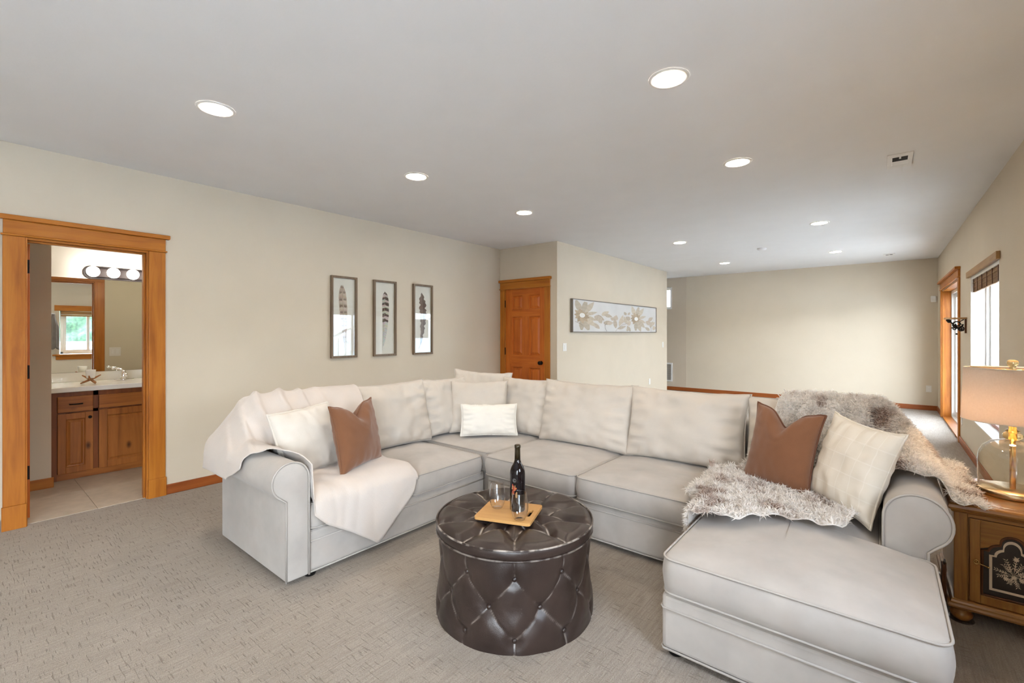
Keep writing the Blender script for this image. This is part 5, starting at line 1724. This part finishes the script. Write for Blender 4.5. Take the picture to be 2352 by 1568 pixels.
def tumbler(x, y, label):
    g = Vector((x, y, TZ))
    pr = [(0.001, 0.004), (0.020, 0.003), (0.024, 0.0), (0.027, 0.002), (0.036, 0.020), (0.0415, 0.045), (0.0425, 0.062), (0.040, 0.088), (0.0355, 0.115), (0.0335, 0.128)]
    single('stemless_wine_glass', MB().lathe(pr, 40, g, True, False).tube([(x + 0.0335 * math.cos(2 * PI * i / 40), y + 0.0335 * math.sin(2 * PI * i / 40), TZ + 0.128) for i in range(40)], 0.0008, 6, True), m_tumbler, label, 'wine glass', 'stemless wine glasses on the board', origin=tuple(g))
tumbler(-1.530, 1.757, 'clear stemless wine glass left of the wine bottle')
tumbler(-1.350, 1.712, 'clear stemless wine glass in front of the wine bottle')

# ------------------------------------------------------------------ oak end table
et = thing('end_table', (0.455, 3.28, 0), 'oak end table cabinet with arched inlaid door beside the chaise', 'table')
tx0, tx1, ty0, ty1 = 0.262, 0.648, 3.02, 3.58
def slab(name, x0, x1, y0, y1, prof, mat, bevel=0):
    """moulded slab: prof list of (outset, z)"""
    rs = [[(x0 - o, y0 - o, z), (x1 + o, y0 - o, z), (x1 + o, y1 + o, z), (x0 - o, y1 + o, z)] for o, z in prof]
    return part(name, MB().rings(rs, True, True, False), mat, et, bevel=bevel)
slab('table_top', tx0, tx1, ty0, ty1, [(0.004, 0.520), (0.010, 0.524), (0.012, 0.532), (0.020, 0.536), (0.023, 0.545), (0.020, 0.557), (0.012, 0.563), (0.0, 0.565)], m_oak['x'], 0.002)
part('inset_panel', MB().box(tx0 + 0.028, tx1 - 0.03, ty0 + 0.03, ty1 - 0.03, 0.564, 0.5665), m_oak['x'], et, bevel=0.001)
slab('base_moulding', tx0, tx1, ty0, ty1, [(0.006, 0.066), (0.020, 0.070), (0.024, 0.080), (0.020, 0.090), (0.012, 0.093), (0.010, 0.102), (0.004, 0.108)], m_oak['x'], 0.002)
part('body', MB().box(tx0 + 0.004, tx1 - 0.004, ty0 + 0.022, ty1, 0.105, 0.522), m_oak['z'], et)
part('front_stile', MB().box(tx0, 0.309, ty0, ty0 + 0.024, 0.105, 0.522), m_oak['z'], et, bevel=0.004)
part('front_stile', MB().box(0.601, tx1, ty0, ty0 + 0.024, 0.105, 0.522), m_oak['z'], et, bevel=0.004)
part('front_rail', MB().box(0.309, 0.601, ty0 + 0.002, ty0 + 0.024, 0.503, 0.522), m_oak['x'], et, bevel=0.002)
dx0, dx1, dz0, dz1 = 0.316, 0.594, 0.112, 0.499
ac, yd = 0.455, ty0 + 0.004
def arch(x0, x1, zb, zs, zt, n=14):
    """panel outline with a shouldered, cusped arch"""
    pts = [(x0, zb), (x1, zb), (x1, zs)]
    half = (x1 - x0) / 2
    c_ = (x0 + x1) / 2
    r1 = half * 0.36
    sh = half * 0.78
    up = []
    for i in range(n + 1):
        t = i / n
        if t < 0.35:
            q = t / 0.35
            up.append((c_ + sh - (sh - half * 0.26) * (1 - math.cos(q * PI / 2)), zs + (zt - zs) * 0.45 * math.sin(q * PI / 2)))
        else:
            q = (t - 0.35) / 0.65
            up.append((c_ + half * 0.40 * math.cos(q * PI / 2), zs + (zt - zs) * (0.55 + 0.45 * math.sin(q * PI / 2))))
    pts += up
    pts += [(2 * c_ - x, z) for x, z in up[::-1][1:]]
    pts.append((x0, zs))
    return pts
door = part('door', MB().box(dx0, 0.352, yd, yd + 0.02, dz0, dz1).box(0.558, dx1, yd, yd + 0.02, dz0, dz1).box(0.352, 0.558, yd, yd + 0.02, dz0, 0.15), m_oak['z'], et, bevel=0.003)
# door top rail with the arch cut out
apts = arch(0.352, 0.558, 0.15, 0.368, 0.448)
top_poly = [(0.352, dz1), (0.352, 0.368)] + [p_ for p_ in apts[::-1] if p_[1] > 0.3681] + [(0.558, 0.368), (0.558, dz1)]
fm2 = bmesh.new()
vs0 = [fm2.verts.new((x, yd, z)) for x, z in top_poly]
vs1 = [fm2.verts.new((x, yd + 0.02, z)) for x, z in top_poly]
es = [fm2.edges.new((vs0[i], vs0[(i + 1) % len(vs0)])) for i in range(len(vs0))]
bmesh.ops.triangle_fill(fm2, use_beauty=True, edges=es)
for i in range(len(vs0)):
    fm2.faces.new((vs0[i], vs1[i], vs1[(i + 1) % len(vs0)], vs0[(i + 1) % len(vs0)]))
bmesh.ops.recalc_face_normals(fm2, faces=fm2.faces)
tmb = MB(); tmb.add([v_.co[:] for v_ in fm2.verts], [[q.index for q in f_.verts] for f_ in fm2.faces] if not fm2.verts.index_update() else [])
fm2.free()
part('arched_rail', tmb, m_oak['x'], door)
part('panel_moulding', MB().tube([(x, yd + 0.006, z) for x, z in arch(0.358, 0.552, 0.156, 0.362, 0.440)], 0.006, 8, True), m_oakd, door)
m_inlay = plain('dark_inlay', (0.022, 0.016, 0.013), 0.35, var=0.2, vscale=20)
m_cream_line = plain('cream_inlay', (0.62, 0.50, 0.36), 0.5, var=0.06)
part('inlay_panel', MB().box(0.352, 0.558, yd + 0.009, yd + 0.013, 0.148, 0.452), m_inlay, door)
lo_ = arch(0.381, 0.529, 0.182, 0.345, 0.424)
li_ = arch(0.391, 0.519, 0.193, 0.338, 0.411)
lnm = MB()
n_l = len(lo_)
yl = yd + 0.0086
for i in range(n_l):
    j = (i + 1) % n_l
    lnm.add([(lo_[i][0], yl, lo_[i][1]), (lo_[j][0], yl, lo_[j][1]), (li_[j][0], yl, li_[j][1]), (li_[i][0], yl, li_[i][1])], [(0, 1, 2, 3)])
part('cream_border', lnm, m_cream_line, door, 'cream inlaid arch border', weld=False)
fl = MB()
rnd = random.Random(9)
def leaf(x, z, a, l, w):
    c_, s_ = math.cos(a), math.sin(a)
    yy = yd + 0.0084 - 0.0001 * (len(fl.f) % 3)
    fl.add([(x, yy, z), (x + c_ * l * .5 - s_ * w, yy, z + s_ * l * .5 + c_ * w), (x + c_ * l, yy, z + s_ * l), (x + c_ * l * .5 + s_ * w, yy, z + s_ * l * .5 - c_ * w)], [(0, 1, 2, 3)])
fcx, fcz = 0.458, 0.270
for a, l in ((1.45, .085), (2.2, .05), (2.9, .06), (3.4, .05), (0.6, .05), (0.2, .055), (-0.3, .05), (-1.3, .05), (-1.9, .04), (1.9, .07), (1.1, .06)):
    leaf(fcx, fcz, a, l, 0.0018)
    for t_ in (0.35, 0.5, 0.65, 0.8, 0.95):
        for sg in (-1, 1):
            leaf(fcx + math.cos(a) * l * t_, fcz + math.sin(a) * l * t_, a + sg * 0.75, 0.013 * rnd.uniform(.7, 1.2), 0.0016)
for x, z in ((0.466, 0.345), (0.435, 0.25), (0.485, 0.255), (0.46, 0.262)):
    for q in range(9):
        leaf(x, z, q * 2 * PI / 9, 0.012, 0.0022)
part('floral_inlay', fl, m_cream_line, door, 'cream floral inlay', weld=False)
part('key', MB().tube([(0.337 + 0.008 * math.cos(2 * PI * i / 14), yd - 0.012, 0.304 + 0.010 * math.sin(2 * PI * i / 14)) for i in range(14)], 0.0022, 6, True)
     .tube([(0.343, yd - 0.012, 0.301), (0.375, yd - 0.012, 0.291)], 0.0022, 6).sphere((0.377, yd - 0.012, 0.2905), 0.0045, 8, 6).lathe_axis([(0.007, 0), (0.007, 0.002), (0.003, 0.004), (0.003, 0.012)], 12, (0.337, yd, 0.304), (0, -1, 0)), m_brass, door, 'brass key')
for fx_, fy_ in ((0.29, 3.05), (0.62, 3.05), (0.29, 3.55), (0.62, 3.55)):
    part('caster_cup', MB().lathe([(0.001, 0.0), (0.045, 0.0), (0.048, 0.006), (0.044, 0.008), (0.001, 0.003)], 24, (fx_, fy_, 0.0)), m_tumbler, et, 'clear caster cup')
    part('bun_foot', MB().lathe([(0.018, 0.003), (0.030, 0.009), (0.040, 0.024), (0.041, 0.036), (0.034, 0.050), (0.024, 0.054), (0.030, 0.058), (0.032, 0.066)], 24, (fx_, fy_, 0.0)), m_oak['z'], et)
ws = thing('dark_wood_slats', (0.233, 3.1, 0), 'two dark wooden slats standing between the sofa arm and oak table', 'wood slats')
part('slat', MB().box(0.222, 0.230, 3.04, 3.09, 0.0, 0.245), m_oakd, ws, bevel=0.002)
part('slat', MB().box(0.2325, 0.240, 3.06, 3.11, 0.06, 0.250).box(0.230, 0.2325, 3.05, 3.10, 0.06, 0.24), m_oakd, ws, bevel=0.002)

# ------------------------------------------------------------------ table lamp
LP = Vector((0.50, 3.33, 0.5666))
lp = thing('table_lamp', LP, 'glass cloche table lamp with brass base and beige linen drum shade', 'lamp')
part('base', MB().lathe([(0.001, 0.0), (0.130, 0.0), (0.133, 0.004), (0.133, 0.024), (0.129, 0.030), (0.001, 0.031)], 64, LP), m_satin_brass, lp)
part('glass_dome', MB().lathe([(0.123, 0.031), (0.125, 0.08), (0.125, 0.17), (0.120, 0.205), (0.106, 0.235), (0.082, 0.256), (0.05, 0.268), (0.026, 0.274), (0.023, 0.283)], 64, LP, False, False), m_dome, lp)
part('stem', MB().lathe([(0.011, 0.031), (0.011, 0.37)], 20, LP), m_brass, lp)
part('neck', MB().lathe([(0.024, 0.274), (0.034, 0.284), (0.037, 0.295), (0.032, 0.306), (0.022, 0.311), (0.026, 0.316), (0.026, 0.320), (0.015, 0.325), (0.014, 0.37)], 32, LP), m_amber, lp, 'amber glass neck')
m_harp = m_brass
part('harp', MB().tube([(LP.x - 0.02, LP.y, LP.z + 0.37), (LP.x - 0.055, LP.y, LP.z + 0.45), (LP.x - 0.05, LP.y, LP.z + 0.56), (LP.x, LP.y, LP.z + 0.62), (LP.x + 0.05, LP.y, LP.z + 0.56), (LP.x + 0.055, LP.y, LP.z + 0.45), (LP.x + 0.02, LP.y, LP.z + 0.37)], 0.002, 6), m_harp, lp)
sz0, sz1 = 0.366, 0.628
part('lamp_shade', MB().lathe([(0.186, sz0), (0.176, sz1), (0.174, sz1), (0.184, sz0)], 80, LP, False, False), m_lampshade, lp)
for z_, r_ in ((sz0, 0.185), (sz1, 0.175)):
    part('shade_rim', MB().tube([(LP.x + r_ * math.cos(2 * PI * i / 64), LP.y + r_ * math.sin(2 * PI * i / 64), LP.z + z_) for i in range(64)], 0.0022, 6, True), m_cream, lp)
sp_ = MB()
for i in range(3):
    a = i * 2 * PI / 3 + 0.4
    sp_.tube([(LP.x, LP.y, LP.z + 0.622), (LP.x + 0.175 * math.cos(a), LP.y + 0.175 * math.sin(a), LP.z + 0.627)], 0.0018, 6)
part('shade_spider', sp_, m_harp, lp)
part('finial', MB().lathe([(0.006, 0.622), (0.013, 0.628), (0.010, 0.633), (0.014, 0.638), (0.021, 0.650), (0.022, 0.660), (0.017, 0.668), (0.006, 0.671), (0.001, 0.671)], 24, LP), m_amber, lp, 'amber glass finial')
part('bulb', MB().sphere((LP.x, LP.y, LP.z + 0.45), 0.03), emitter('lamp_bulb', (1.0, 0.74, 0.48), 16.0), lp, 'warm glowing bulb')

# ------------------------------------------------------------------ outdoors
struct('ground_outside', MB().box(XR + 0.19, 40, -30, 50, -0.2, -0.08), m_concrete)
struct('sky_blocker_slab', MB().box(XR + 0.19, 5.0, 4.8, 12.5, 2.75, 2.95), m_white)  # unseen overhead slab, added to cut sky light at the far openings
struct('window_light_blocker', MB().box(-5.2, -3.4, YF + TH + 0.5, YF + TH + 0.6, 0, 3.2), m_concrete)  # unseen wall added outside the high window to reduce its daylight
fe = thing('vinyl_fence', (11, 3, -0.08), 'pale blue white vinyl privacy fence outside the windows', 'fence')
for i in range(-8, 16):
    y = i * 1.8
    part('fence_panel', MB().box(11.0, 11.05, y + 0.06, y + 1.74, -0.05, 1.0), m_fence, fe)
    part('fence_rail', MB().box(10.985, 11.065, y + 0.06, y + 1.74, 0.95, 1.05), m_fence, fe)
    part('fence_post', MB().box(10.96, 11.09, y - 0.065, y + 0.065, -0.08, 1.1).box(10.945, 11.105, y - 0.08, y + 0.08, 1.1, 1.13), m_fence, fe)
hs = thing('neighbour_house', (14.5, 15.0, -0.08), 'white sided neighbouring house beyond the fence, reflected in the picture glass', 'house')
m_siding = plain('white_siding', (0.74, 0.75, 0.76), 0.6, var=0.03)
m_roof = plain('grey_shingle', (0.12, 0.12, 0.13), 0.9, var=0.2)
hw_open = [(10.6, 11.8, 1.0, 2.3), (14.2, 15.6, 1.0, 2.3), (17.6, 18.8, 1.0, 2.3)]
part('wall', wall_boxes(MB(), 'x', 12.6, 12.8, 9.4, 21.0, -0.08, 3.6, hw_open).box(12.8, 17.5, 9.4, 9.6, -0.08, 3.6).box(12.8, 17.5, 20.8, 21.0, -0.08, 3.6), m_siding, hs, weld=False)
part('roof', MB().prism([(12.0, 3.55), (18.0, 3.55), (15.1, 5.4)], 'y', 9.0, 21.4), m_roof, hs)
for a_, b_, c_, d_ in hw_open:
    wf = part('window_frame', MB().box(12.58, 12.64, a_, a_ + 0.08, c_, d_).box(12.58, 12.64, b_ - 0.08, b_, c_, d_).box(12.58, 12.64, a_, b_, c_, c_ + 0.08).box(12.58, 12.64, a_, b_, d_ - 0.08, d_), m_vinyl, hs)
    part('pane', MB().box(12.66, 12.68, a_, b_, c_, d_), m_bottle, wf)
def hedge_pt(a, b):
    y = lerp(-20, 8.9, a)
    z = lerp(-0.1, 2.7, min(1, b * 1.5))
    n_ = 0.35 * fbm((y * 1.3, z * 1.3, 3), 1.0, 4)
    return (14.0 - n_ + (2.0 * max(0, b - 0.667) / 0.333), y, z + 0.25 * n_)
single('hedge', MB().grid(hedge_pt, 160, 60), m_hedge, 'tall green hedge behind the pale fence, seen through the windows', 'hedge', origin=(15, -5, 0))
sr = thing('stair_railing', (2.6, 7.5, -0.08), 'white outdoor stair railing beyond the right window', 'railing')
part('handrail', MB().tube([(2.6, 5.6, 0.75), (2.6, 9.4, 2.5)], 0.03, 8).tube([(2.6, 5.6, 0.1), (2.6, 9.4, 1.75)], 0.025, 8), m_vinyl, sr)
for i in range(16):
    y = 5.7 + i * 0.24
    part('baluster', MB().tube([(2.6, y, 0.1 + (y - 5.6) * 0.434), (2.6, y, 0.75 + (y - 5.6) * 0.46)], 0.014, 6), m_vinyl, sr)
for y, zt in ((5.6, 0.8), (7.5, 1.65), (9.4, 2.55)):
    part('post', MB().box(2.55, 2.65, y - 0.05, y + 0.05, -0.08, zt), m_vinyl, sr)
